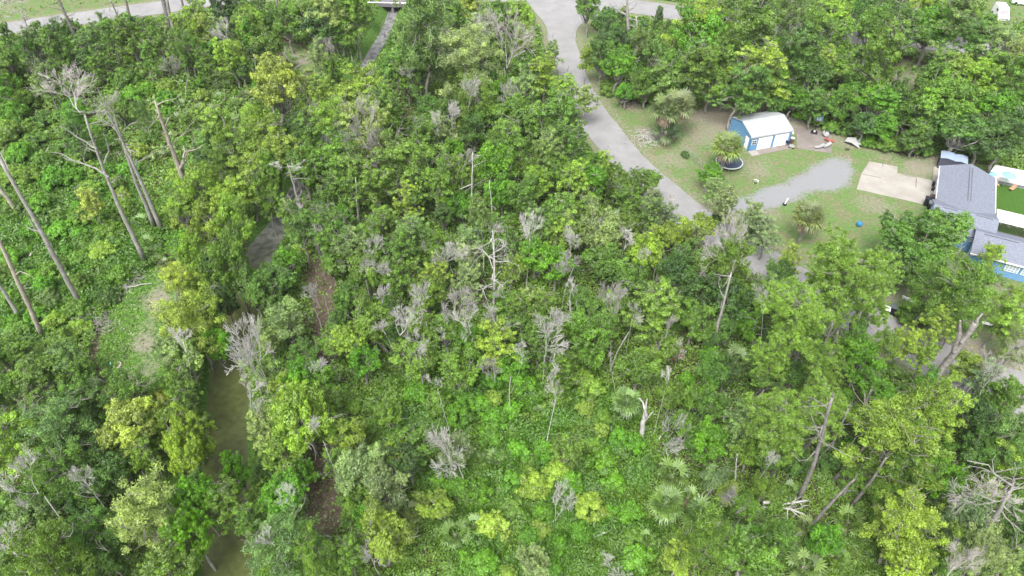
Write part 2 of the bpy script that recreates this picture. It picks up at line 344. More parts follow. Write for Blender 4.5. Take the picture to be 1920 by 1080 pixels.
sl_ = [tuple(p) for p in spline([tuple(p) for p in ROAD_SIDE[:len(SIDE_L)]], 5)]; sr_ = [tuple(p) for p in spline([tuple(p) for p in ROAD_SIDE[len(SIDE_L):]], 5)]
struct('side_road', sheet('side_road', rough_edge(sl_ + sr_, .16), .045, M_ASPH))
def ribbon(line, w):
    L, Rr = [], []
    for i, p in enumerate(line):
        a = np.array(line[max(i - 1, 0)]); b = np.array(line[min(i + 1, len(line) - 1)]); t = (b - a) / np.linalg.norm(b - a); nn = np.array([-t[1], t[0]])
        k = w[i] if hasattr(w, '__len__') else w; L.append(np.array(p) + nn * k); Rr.append(np.array(p) - nn * k)
    return L + Rr[::-1]
struct('main_road', sheet('main_road', rough_edge(ribbon(MAIN, 3.4), .15), .04, M_ASPH))
# water in the ditch
M_WATER = mat('ditch_water', (.055, .068, .02), .4, ((.10, .115, .036), 1.3, .35, .7), (3, .03), spec=.35)
_n = M_WATER.node_tree; _b = _n.nodes['Principled BSDF']; _src = _b.inputs['Base Color'].links[0].from_socket; _tc = [q for q in _n.nodes if q.type == 'TEX_COORD'][0]
_s = _n.nodes.new('ShaderNodeSeparateXYZ'); _n.links.new(_tc.outputs['Object'], _s.inputs[0]); _q = _n.nodes.new('ShaderNodeMapRange'); _q.inputs['From Min'].default_value = 62; _q.inputs['From Max'].default_value = 80; _n.links.new(_s.outputs['Y'], _q.inputs['Value'])
_v = _n.nodes.new('ShaderNodeTexNoise'); _v.inputs['Scale'].default_value = 1.2; _v.inputs['Detail'].default_value = 7; _n.links.new(_tc.outputs['Object'], _v.inputs['Vector'])     # grey duckweed scum on the far reach
_r = _n.nodes.new('ShaderNodeValToRGB'); _r.color_ramp.elements[0].position = .36; _r.color_ramp.elements[0].color = (.085, .09, .08, 1); _r.color_ramp.elements[1].position = .56; _r.color_ramp.elements[1].color = (.20, .20, .20, 1); _n.links.new(_v.outputs['Fac'], _r.inputs['Fac'])
_m = _n.nodes.new('ShaderNodeMix'); _m.data_type = 'RGBA'; _n.links.new(_q.outputs[0], _m.inputs['Factor']); _n.links.new(_src, _m.inputs['A']); _n.links.new(_r.outputs['Color'], _m.inputs['B']); _n.links.new(_m.outputs['Result'], _b.inputs['Base Color'])
struct('ditch_water', sheet('ditch_water', ribbon(DITCH[2:], np.array([2.4 if p[1] > 80 else 2.6 for p in DITCH[2:]])), -1.42, M_WATER))

# pads
M_CONC = mat('concrete', (.25, .232, .205), .9, ((.335, .318, .29), .45, .32, .68), (10, .2))
M_PATIO = mat('stained_patio', (.15, .13, .12), .9, ((.24, .215, .2), .45, .35, .7), (10, .2))
M_JOINT = mat('dark_joint', (.13, .115, .095), .9)
def slab(name, px, m, h=.06, label=None, cat=None):
    t = TB(); pl = wpoly(px); 
    if sum(pl[i][0] * pl[(i + 1) % len(pl)][1] - pl[(i + 1) % len(pl)][0] * pl[i][1] for i in range(len(pl))) < 0: pl = pl[::-1]
    t.prism(pl, -.05, h); return t
s_ = slab('concrete_pad', [(1630, 303), (1683, 313), (1682, 325), (1750, 339), (1744, 372), (1734, 384), (1606, 355), (1615, 326)], M_CONC, .06)
o = struct('concrete_pad', s_.mesh('concrete_pad', M_CONC))
jt = TB()
for a, b in (((1615, 327), (1652, 334)), ((1690, 328), (1716, 333)), ((1655, 306), (1655, 313)), ((1718, 334), (1717, 352))):
    p, q = G(*a), G(*b); L = (q - p).length; jt.box(((p.x + q.x) / 2, (p.y + q.y) / 2, .061), (L, .12, .006), math.atan2(q.y - p.y, q.x - p.x))
j = obj('pad_joint', jt.mesh('pad_joint', M_JOINT), o)
struct('patio_slab', slab('', [(1493, 239), (1558, 249), (1559, 288), (1494, 278)], M_PATIO).mesh('patio_slab', M_PATIO))
struct('shed_apron', slab('', [(1417, 281), (1480, 269), (1490, 277), (1421, 291)], M_PATIO, .05).mesh('shed_apron', M_PATIO))
struct('door_step', slab('', [(1402, 284.5), (1417, 282), (1424, 290), (1410, 293)], M_CONC, .09).mesh('door_step', M_CONC))
struct('side_walk', slab('', [(1751, 313), (1761, 313), (1757, 366), (1745, 366)], M_CONC, .055).mesh('side_walk', M_CONC))

# ------------------------------------------------------------------ plant prototypes (unit crown radius, base at z=0)
def rand_dir(rg, n, zlo=-1.0):
    d = unit(rg.normal(size=(n * 3 + 10, 3))); d = d[d[:, 2] > zlo]; 
    while len(d) < n: d = np.concatenate([d, d])
    return d[:n]
def puff_leaves(rg, c, rad, n, flat=1.0, zlo=-.45, inner=.7, tilt=.7, up=.35):
    d = rand_dir(rg, n, zlo); rr = rad * (inner + (1 - inner) * rg.random(n) ** .6) * (1 + .18 * np.sin(d[:, 0] * 7 + c[0] * 9) * np.cos(d[:, 1] * 6 + c[1] * 11))
    p = c + d * rr[:, None] * np.array([1, 1, flat])
    nn = unit(d + rg.normal(size=(n, 3)) * tilt * .6 + [0, 0, up]); return p, nn
PR = {}
def limb(t, a, b, ra, rb, rg, k=5, seg=4, sag=.1):
    a, b = np.array(a, float), np.array(b, float); L = np.linalg.norm(b - a); pts = []; rad = []
    off = rg.normal(size=3) * L * sag
    for i in range(seg + 1):
        u = i / seg; pts.append(a + (b - a) * u + off * math.sin(math.pi * u) + rg.normal(size=3) * L * .02); rad.append(ra + (rb - ra) * u)
    t.tube(pts, rad, k); return pts
def make_proto(key, kind, seed):
    rg = np.random.default_rng(seed); t = TB(); P_, N_, S_, V_ = [], [], [], []
    def add(p, n, s, v): P_.append(p); N_.append(n); S_.append(np.full(len(p), s) * (.7 + .6 * rg.random(len(p)))); V_.append(v)
    asp = 1.7; bark = M_BARK
    if kind == 'o':
        Rr = 1.5; cs = []; lob = [(rand_dir(rg, 1, -.6)[0], rg.uniform(.15, .45)) for _ in range(5)]
        env = lambda d: .62 + sum(k * max(0, float(d @ l)) ** 3 for l, k in lob)
        npf = int(rg.integers(30, 40)); tries = 0
        while len(cs) < npf and tries < 4000:
            tries += 1; d = rand_dir(rg, 1, -.75)[0]; c = d * np.array([1, 1, .85]) * min(1.1, env(d)) * rg.uniform(.55, 1.0)
            if all(np.linalg.norm(c - q) > .2 for q, _ in cs): cs.append((c, rg.uniform(.13, .27)))
        for c, rd in cs:
            c2 = c + [0, 0, Rr]; pv = rg.uniform(.1, .9)
            p, n = puff_leaves(rg, c2, rd, int(7400 * rd * rd), .8, -.6, .55); add(p, n, .031, np.clip(pv + rg.normal(size=len(p)) * .2, 0, 1))
            for q in range(5):      # loose sprays that break the outline
                sd_ = rand_dir(rg, 1, -.3)[0]; p, n = puff_leaves(rg, c2 + sd_ * rd * 1.25, rd * .42, 56, .6, -.9, .1); add(p, n, .029, np.clip(pv + .1 + rg.normal(size=len(p)) * .2, 0, 1))
        f0 = np.array([rg.normal() * .05, rg.normal() * .05, Rr * .48]); limb(t, (0, 0, -.1), f0, .08, .06, rg, 8)
        for i, (c, rd) in enumerate(cs):
            if i % 2 == 0: limb(t, f0, c + [0, 0, Rr - rd * .2], .034, .011, rg, 5, 4, .12)
        for i in range(9):      # bare twigs standing out of the leaves
            c, rd = cs[int(rg.integers(len(cs)))]; q = c + [0, 0, Rr]; d = unit(c + rg.normal(size=3) * .4 + [0, 0, .5])
            for k in range(3): limb(t, q, q + d * rg.uniform(.25, .5) + rg.normal(size=3) * .13, .011, .005, rg, 3, 3, .12)
    elif kind in 'aw':
        Rr = 2.3; cs = []; lacy = kind == 'w'
        f0 = np.array([0, 0, Rr * .45]); limb(t, (0, 0, -.1), f0, .06, .048, rg, 8)
        top = np.array([rg.normal() * .1, rg.normal() * .1, Rr + .65]); lead = limb(t, f0, top, .046, .012, rg, 6, 6, .06)
        nb = 15
        for i in range(nb):
            u = (i + .5) / nb; st = lead[min(int(u * 6), 5)] + (lead[min(int(u * 6) + 1, 6)] - lead[min(int(u * 6), 5)]) * (u * 6 % 1)
            an = i * 2.4 + rg.normal() * .4; L = (1.05 - .55 * u) * rg.uniform(.75, 1.15)
            e = st + np.array([math.cos(an) * L, math.sin(an) * L, L * rg.uniform(.15, .5)])
            pts = limb(t, st, e, .022, .006, rg, 4, 4, .08)
            for q in pts[1:]:
                for k in range(3 if q is not pts[-1] else 4):
                    c = q + rg.normal(size=3) * np.array([.15, .15, .09]); rd = rg.uniform(.09, .18); pv = rg.uniform(.1, .95)
                    if lacy: p, n = puff_leaves(rg, c, rd * 1.15, 75, .85, -1, .15, 1.6, .5); add(p, n, .04, np.clip(pv + rg.normal(size=len(p)) * .15, 0, 1))
                    else: p, n = puff_leaves(rg, c, rd, 80, .55, -.7, .35, .9, .6); add(p, n, .034, np.clip(pv + rg.normal(size=len(p)) * .2, 0, 1))
        for i in range(12):
            q = lead[int(rg.integers(2, 7))] + rg.normal(size=3) * [.4, .4, .2]; d = unit(rg.normal(size=3) * [1, 1, .4] + [0, 0, .8])
            for k in range(3): limb(t, q, q + d * rg.uniform(.25, .55) + rg.normal(size=3) * .15, .011, .005, rg, 3, 3, .12)
        if lacy: asp = 3.0
    elif kind == 'p':
        Rr = 3.4; bark = M_PBARK; asp = 9.0
        lead = limb(t, (0, 0, -.1), (rg.normal() * .12, rg.normal() * .12, Rr + .5), .075, .02, rg, 8, 9, .03)
        for i in range(30):
            u = .58 + .42 * (i + .5) / 30; q = u * 9; st = lead[int(min(q, 8))] + (lead[int(min(q, 8)) + 1] - lead[int(min(q, 8))]) * (q - int(min(q, 8)))
            an = i * 2.4 + rg.normal() * .3; L = rg.uniform(.6, 1.05) * (1 - .55 * abs(u - .78) / .22 * .6)
            e = st + np.array([math.cos(an) * L, math.sin(an) * L, L * rg.uniform(.05, .5)]); pts = limb(t, st, e, .018, .006, rg, 4, 4, .08)
            if u < .62: continue
            for qq in pts[2:]:
                for k in range(4):
                    c = qq + rg.normal(size=3) * np.array([.15, .15, .08]); n_ = 46; d = rand_dir(rg, n_, -.45); pv = rg.uniform(.25, .8)
                    p = c + d * .062; nn = np.cross(d, rg.normal(size=(n_, 3))); P_.append(('needle', p, d, nn)); V_.append(np.clip(pv + rg.normal(size=n_) * .15, 0, 1))
        for i in range(9):      # dead stubs under the crown
            u = rg.uniform(.35, .6); st = lead[int(u * 9)]; an = rg.uniform(0, 6.3); L = rg.uniform(.2, .5)
            limb(t, st, st + np.array([math.cos(an) * L, math.sin(an) * L, L * .1]), .011, .003, rg, 4, 2, .08)
    elif kind == 'c':
        Rr = 2.2
        limb(t, (0, 0, -.1), (rg.normal() * .1, rg.normal() * .1, 4.0), .1, .03, rg, 7, 6, .03)
        for i in range(40):
            z = .25 + 3.9 * (i + .5) / 40; rad = (.62 - .1 * z) * rg.uniform(.5, 1.2); an = i * 2.4; c = np.array([math.cos(an) * rad, math.sin(an) * rad, z]); pv = rg.uniform(.2, .7)
            p, n = puff_leaves(rg, c, rg.uniform(.3, .46) * (1 - z * .08), 260, 1.1, -.7); add(p, n, .055, np.clip(pv + rg.normal(size=len(p)) * .2, 0, 1))
        for i in range(5):
            st = np.array([0, 0, rg.uniform(3, 4)]); an = rg.uniform(0, 6.3); limb(t, st, st + np.array([math.cos(an) * .9, math.sin(an) * .9, .5]), .03, .006, rg, 4, 4, .1)
    elif kind == 's':
        Rr = .5
        npf = int(rg.integers(9, 15)); cs = [(np.array([math.cos(i * 2.4) * math.sqrt((i + .5) / npf) * .72, math.sin(i * 2.4) * math.sqrt((i + .5) / npf) * .72, .62 * (1 - ((i + .5) / npf) ** 1.2) + .22]) + rg.normal(size=3) * .07, rg.uniform(.22, .36)) for i in range(npf)]
        for c, rd in cs:
            pv = rg.uniform(.2, .8); p, n = puff_leaves(rg, c, rd, 460, .85, -.4, .5); add(p, n, .05, np.clip(pv + rg.normal(size=len(p)) * .22, 0, 1))
            for q in range(3):
                sd_ = rand_dir(rg, 1, 0)[0]; p, n = puff_leaves(rg, c + sd_ * rd * 1.2, rd * .45, 50, .8, -.9, .1); add(p, n, .045, np.clip(pv + .15 + rg.normal(size=len(p)) * .2, 0, 1))
            limb(t, (0, 0, -.05), c, .022, .008, rg, 4, 3, .1)
        asp = 1.5
    if kind == 'p':
        Vs = []
        for (_, p, d, nn) in P_:
            n_ = len(p); b = unit(nn); h = .066; Vs.append(np.stack([p - d * h, p + b * .0095, p + d * h, p - b * .0095], 1).reshape(-1, 3))
        V = np.concatenate(Vs); nf = len(V) // 4
        cm = mesh_np('crown_' + key, V, np.full(nf, 4), np.arange(4 * nf), [M_LEAF], leafv=np.concatenate(V_))
    else:
        P_ = np.concatenate(P_); cm = leaf_mesh('crown_' + key, P_, np.concatenate(N_), np.concatenate(S_), rg, asp, np.concatenate(V_))
    PR[key] = (t.mesh('trunk_' + key, bark, True), cm, Rr)
NV = {'o': 7, 'a': 5, 'w': 4, 'p': 4, 'c': 3, 's': 7}
for k, n in NV.items():
    for i in range(n): make_proto(k + str(i), k, 100 + i * 7 + ord(k))

# fan palms
def make_palm(key, seed, nf, trunk_h, dead, upright=.0, rad=1.0):
    rg = np.random.default_rng(seed); V, lv = [], []; dV, dl = [], []; st = TB()
    top = np.array([0, 0, trunk_h])
    def frond(an, el, L, V, lv, v, droop):
        d = np.array([math.cos(an) * math.cos(el), math.sin(an) * math.cos(el), math.sin(el)]); side = np.array([-math.sin(an), math.cos(an), 0]); upv = np.cross(d, side) * -1
        hub = top + d * L * .5; hub[2] -= droop * L * .12
        w = .012; V += [top - side * w, hub - side * w, hub + side * w, top + side * w]; lv.append(v * .8)
        nb = 11
        for i in range(nb):
            a = (i / (nb - 1) - .5) * 3.7; a += rg.normal() * .05; bd = d * math.cos(a) + side * math.sin(a); ln = L * .5 * (.78 + .22 * math.cos(a)) * rg.uniform(.9, 1.08)
            wv = unit(np.cross(bd, upv)) * .046 * L; mid = hub + bd * ln * .55 + upv * (.03 if i % 2 else -.01); tip = hub + bd * ln + np.array([0, 0, -1]) * ln * (.10 + droop * .4)
            V += [hub, mid + wv, mid - wv * .0 + upv * .0 - wv, hub]; V[-1] = hub + wv * .05; lv.append(np.clip(v + rg.normal() * .1, 0, 1))
            V += [mid - wv, mid + wv, tip + wv * .15, tip - wv * .15]; lv.append(np.clip(v + .12 + rg.normal() * .1, 0, 1))
    for i in range(nf):
        u = (i + .5) / nf; el = math.asin(1 - u * (1.25 - upright)) if 1 - u * (1.25 - upright) > -1 else -1.2
        frond(i * 2.39996 + rg.normal() * .2, min(el * .95, rg.uniform(.55, 1.0)), rad * rg.uniform(.82, 1.08), V, lv, float(rg.choice([.15, .45, .8, 1.0])), max(0, u - .3) * .9)
    for i in range(dead): frond(i * 2.39996, -rg.uniform(.75, 1.25), rad * rg.uniform(.6, .85), dV, dl, rg.uniform(.2, .8), .7)
    lim = np.linspace(-.05, trunk_h, 7); 
    st.tube([(rg.normal() * .012, rg.normal() * .012, z) for z in lim], [.1 if trunk_h > .5 else .06] + [.085 if trunk_h > .5 else .06] * 5 + [.11], 9)
    nq = len(V) // 4; cm = mesh_np('fronds_' + key, np.array(V), np.full(nq, 4), np.arange(4 * nq), [M_LEAF], leafv=np.array(lv))
    dm = None
    if dV: nq = len(dV) // 4; dm = mesh_np('dead_fronds_' + key, np.array(dV), np.full(nq, 4), np.arange(4 * nq), [M_FROND], leafv=np.array(dl))
    PR[key] = (st.mesh('trunk_' + key, M_BARK, True), cm, dm)
make_palm('F0', 1, 40, 2.0, 26); make_palm('F1', 2, 32, 1.6, 14); make_palm('F2', 3, 17, .7, 5); make_palm('F3', 4, 15, .45, 4)
make_palm('m0', 5, 17, .12, 3, .45); make_palm('m1', 6, 14, .1, 2, .5); make_palm('m2', 7, 20, .15, 4, .4)

# bare dead trees: limbs that fork into twigs
def make_bare(key, seed, ratio, depth_=5, spread=.55, r0=.05, twig=3, tw=.0068):
    rg = np.random.default_rng(seed); tr = TB(); br = TB()
    def grow(p, d, L, r, lev):
        pts = [p]; rad = [r]; dd = d.copy(); seg = 4 if lev < 2 else 3
        for i in range(seg):
            dd = unit(dd + rg.normal(size=3) * .16 + np.array([0, 0, .05])); pts.append(pts[-1] + dd * L / seg); rad.append(max(tw, r * (1 - .32 * (i + 1) / seg)))
        (tr if lev == 0 else br).tube(pts, rad, 7 if lev < 1 else (4 if lev < 3 else 3), cap=False)
        if lev >= depth_: return
        n = 2 if lev == 0 else int(rg.integers(2, 4)); n += (lev >= 1) + (lev >= 3)
        for k in range(n):
            q = pts[-1] if k < 2 else pts[int(rg.integers(1, seg + 1))]
            ax = unit(np.cross(dd, rg.normal(size=3))); nd = unit(dd + ax * rg.uniform(.35, 1.0) * spread * 1.7)
            grow(q, nd, L * rg.uniform(.58, .82) if lev else L * rg.uniform(.45, .6) / ratio * 1.6 * .9, rad[-1] * rg.uniform(.62, .82), lev + 1)
    grow(np.array([0, 0, -.1]), np.array([rg.normal() * .06, rg.normal() * .06, 1.]), ratio, r0, 0)
    PR[key] = (tr.mesh('trunk_' + key, M_DEAD, True), br.mesh('branches_' + key, M_DEAD), ratio)
for i in range(6): make_bare('b%d' % i, 40 + i, 1.2, 5, .48, .05)
for i in range(4): make_bare('t%d' % i, 60 + i, 2.6, 5, .45, .07)
M_LILAC = mat('lilac_dead_twigs', (.27, .25, .24), .95, ((.45, .42, .41), 2.0, .3, .7))
make_bare('q0', 81, 1.2, 5, .5, .034, tw=.0045); make_bare('q1', 82, 1.2, 5, .55, .034, tw=.0045)
for k in ('q0', 'q1'):
    for q in PR[k][:2]: q.materials[0] = M_LILAC
for k in ('t0', 't1', 't2', 't3'):
    for q in PR[k][:2]: q.materials[0] = M_DEADG
# ------------------------------------------------------------------ colours and words
COL = {'G': (.152, .285, .026), 'g': (.116, .240, .027), 'D': (.082, .176, .026), 'L': (.262, .410, .042), 'Y': (.375, .460, .070), 'V': (.130, .320, .010),
       'B': (.178, .300, .066), 'P': (.285, .400, .118), 'O': (.175, .250, .044), 'M': (.225, .325, .124), 'R': (.38, .15, .075)}
WORD = {'R': 'rusty orange', 'G': 'mid green', 'g': 'deep green', 'D': 'dark green', 'L': 'light green', 'Y': 'yellow green', 'V': 'bright green', 'B': 'grey green', 'P': 'pale green', 'O': 'olive green', 'M': 'silvery green'}
KINDW = {'o': ('broadleaf_tree', 'rounded broadleaf tree', 'tree'), 'a': ('open_crowned_tree', 'thin-crowned tree', 'tree'), 'w': ('feathery_tree', 'feathery tree', 'tree'),
         'p': ('pine_tree', 'tufted pine tree', 'pine tree'), 'c': ('vine_covered_tree', 'vine-wrapped tree', 'tree'), 's': ('shrub', 'low leafy shrub', 'shrub'),
         'F': ('fan_palm', 'fan palm', 'palm'), 'm': ('saw_palmetto', 'spiky palmetto clump', 'palmetto'), 'b': ('dead_tree', 'bare white dead tree', 'dead tree'), 't': ('dead_tree', 'tall bare dead tree', 'dead tree')}
GROUP = {'o': 'broadleaf trees of the woods', 'a': 'open crowned trees of the woods', 'w': 'feathery trees of the woods', 'p': 'pines of the woods', 'c': 'vine covered trees', 's': 'shrubs among the trees',
         'F': 'fan palms', 'm': 'palmetto clumps', 'b': 'bare dead trees', 't': 'bare dead trees'}
MARK = [('blue shed', 1430, 240), ('trampoline', 1372, 302), ('gravel driveway', 1530, 330), ('concrete pad', 1675, 345), ('grey shingled house', 1830, 375), ('road junction', 1050, 30),
        ('narrow road bend', 1105, 175), ('road bridge', 722, 12), ('far ditch water', 700, 90), ('straight narrow road', 1180, 300), ('manhole ring', 1258, 370), ('sandy path', 295, 600), ('small concrete ring', 222, 686),
        ('forked white stump', 1205, 785), ('big yellow crowned tree', 520, 178), ('tall leaning dead pine', 225, 400), ('far road top left', 120, 40), ('yellow feathery tree', 357, 590), ('bare ditch tree', 480, 665),
        ('brown litter strip', 605, 620), ('lower brown litter strip', 610, 890), ('open green ditch water', 430, 760), ('bright herb clearing', 1150, 950), ('drooping white bush', 1045, 955), ('pale bare shrub', 848, 850),
        ('tall white bare snag', 925, 510), ('dead branch fan', 1250, 800), ('row of fan palms', 1260, 930), ('fallen white branch', 1470, 940), ('cluster of leaning pines', 1510, 700), ('curved roadside pines', 1600, 500),
        ('spreading house oak', 1720, 440), ('lower sandy patch', 1820, 650), ('big lilac bare tree', 1870, 900), ('lowest dark water gap', 480, 490), ('pale lilac bare crown', 950, 75), ('white parked camper', 1873, 22),
        ('big rounded oak', 1770, 195), ('basketball hoop', 1522, 240), ('brown clearing', 1705, 145), ('blue ball', 1610, 420), ('lower yellow crown', 243, 797), ('pale feathery tree', 280, 953), ('broken forked snag', 325, 270),
        ('thick broken snag', 590, 440), ('vine-wrapped roadside tree', 1182, 90)]
_lab = {}
ORD = ['', 'second ', 'third ', 'fourth ', 'fifth ', 'sixth ', 'seventh ', 'eighth ', 'ninth ', 'tenth ', 'eleventh ', 'twelfth ', 'thirteenth ', 'fourteenth ', 'fifteenth ', 'sixteenth ']
PEND = []
def want_label(o, desc, x, y):
    PEND.append((o, desc, x, y))
def settle_labels():
    buckets = {}
    for o, desc, x, y in PEND:
        nm, mx, my = min(MARK, key=lambda q: (q[1] - x) ** 2 + (q[2] - y) ** 2 if (q[1] - x) ** 2 + (q[2] - y) ** 2 > 300 else 1e9); dx, dy = x - mx, y - my
        w_ = ('right of' if dx > 0 else 'left of') if abs(dx) > abs(dy) else ('in front of' if dy > 0 else 'behind')
        buckets.setdefault((desc, w_, nm), []).append((dx * dx + dy * dy, o))
    for (desc, w_, nm), L in buckets.items():
        L.sort(key=lambda q: q[0])
        for i, (_, o) in enumerate(L):
            o['label'] = f'{desc} {w_} the {nm}' if len(L) == 1 else (f'{desc} {w_} the {nm}, {ORD[i]}nearest' if i < len(ORD) else f'{desc} {w_} the {nm}, among the farthest')

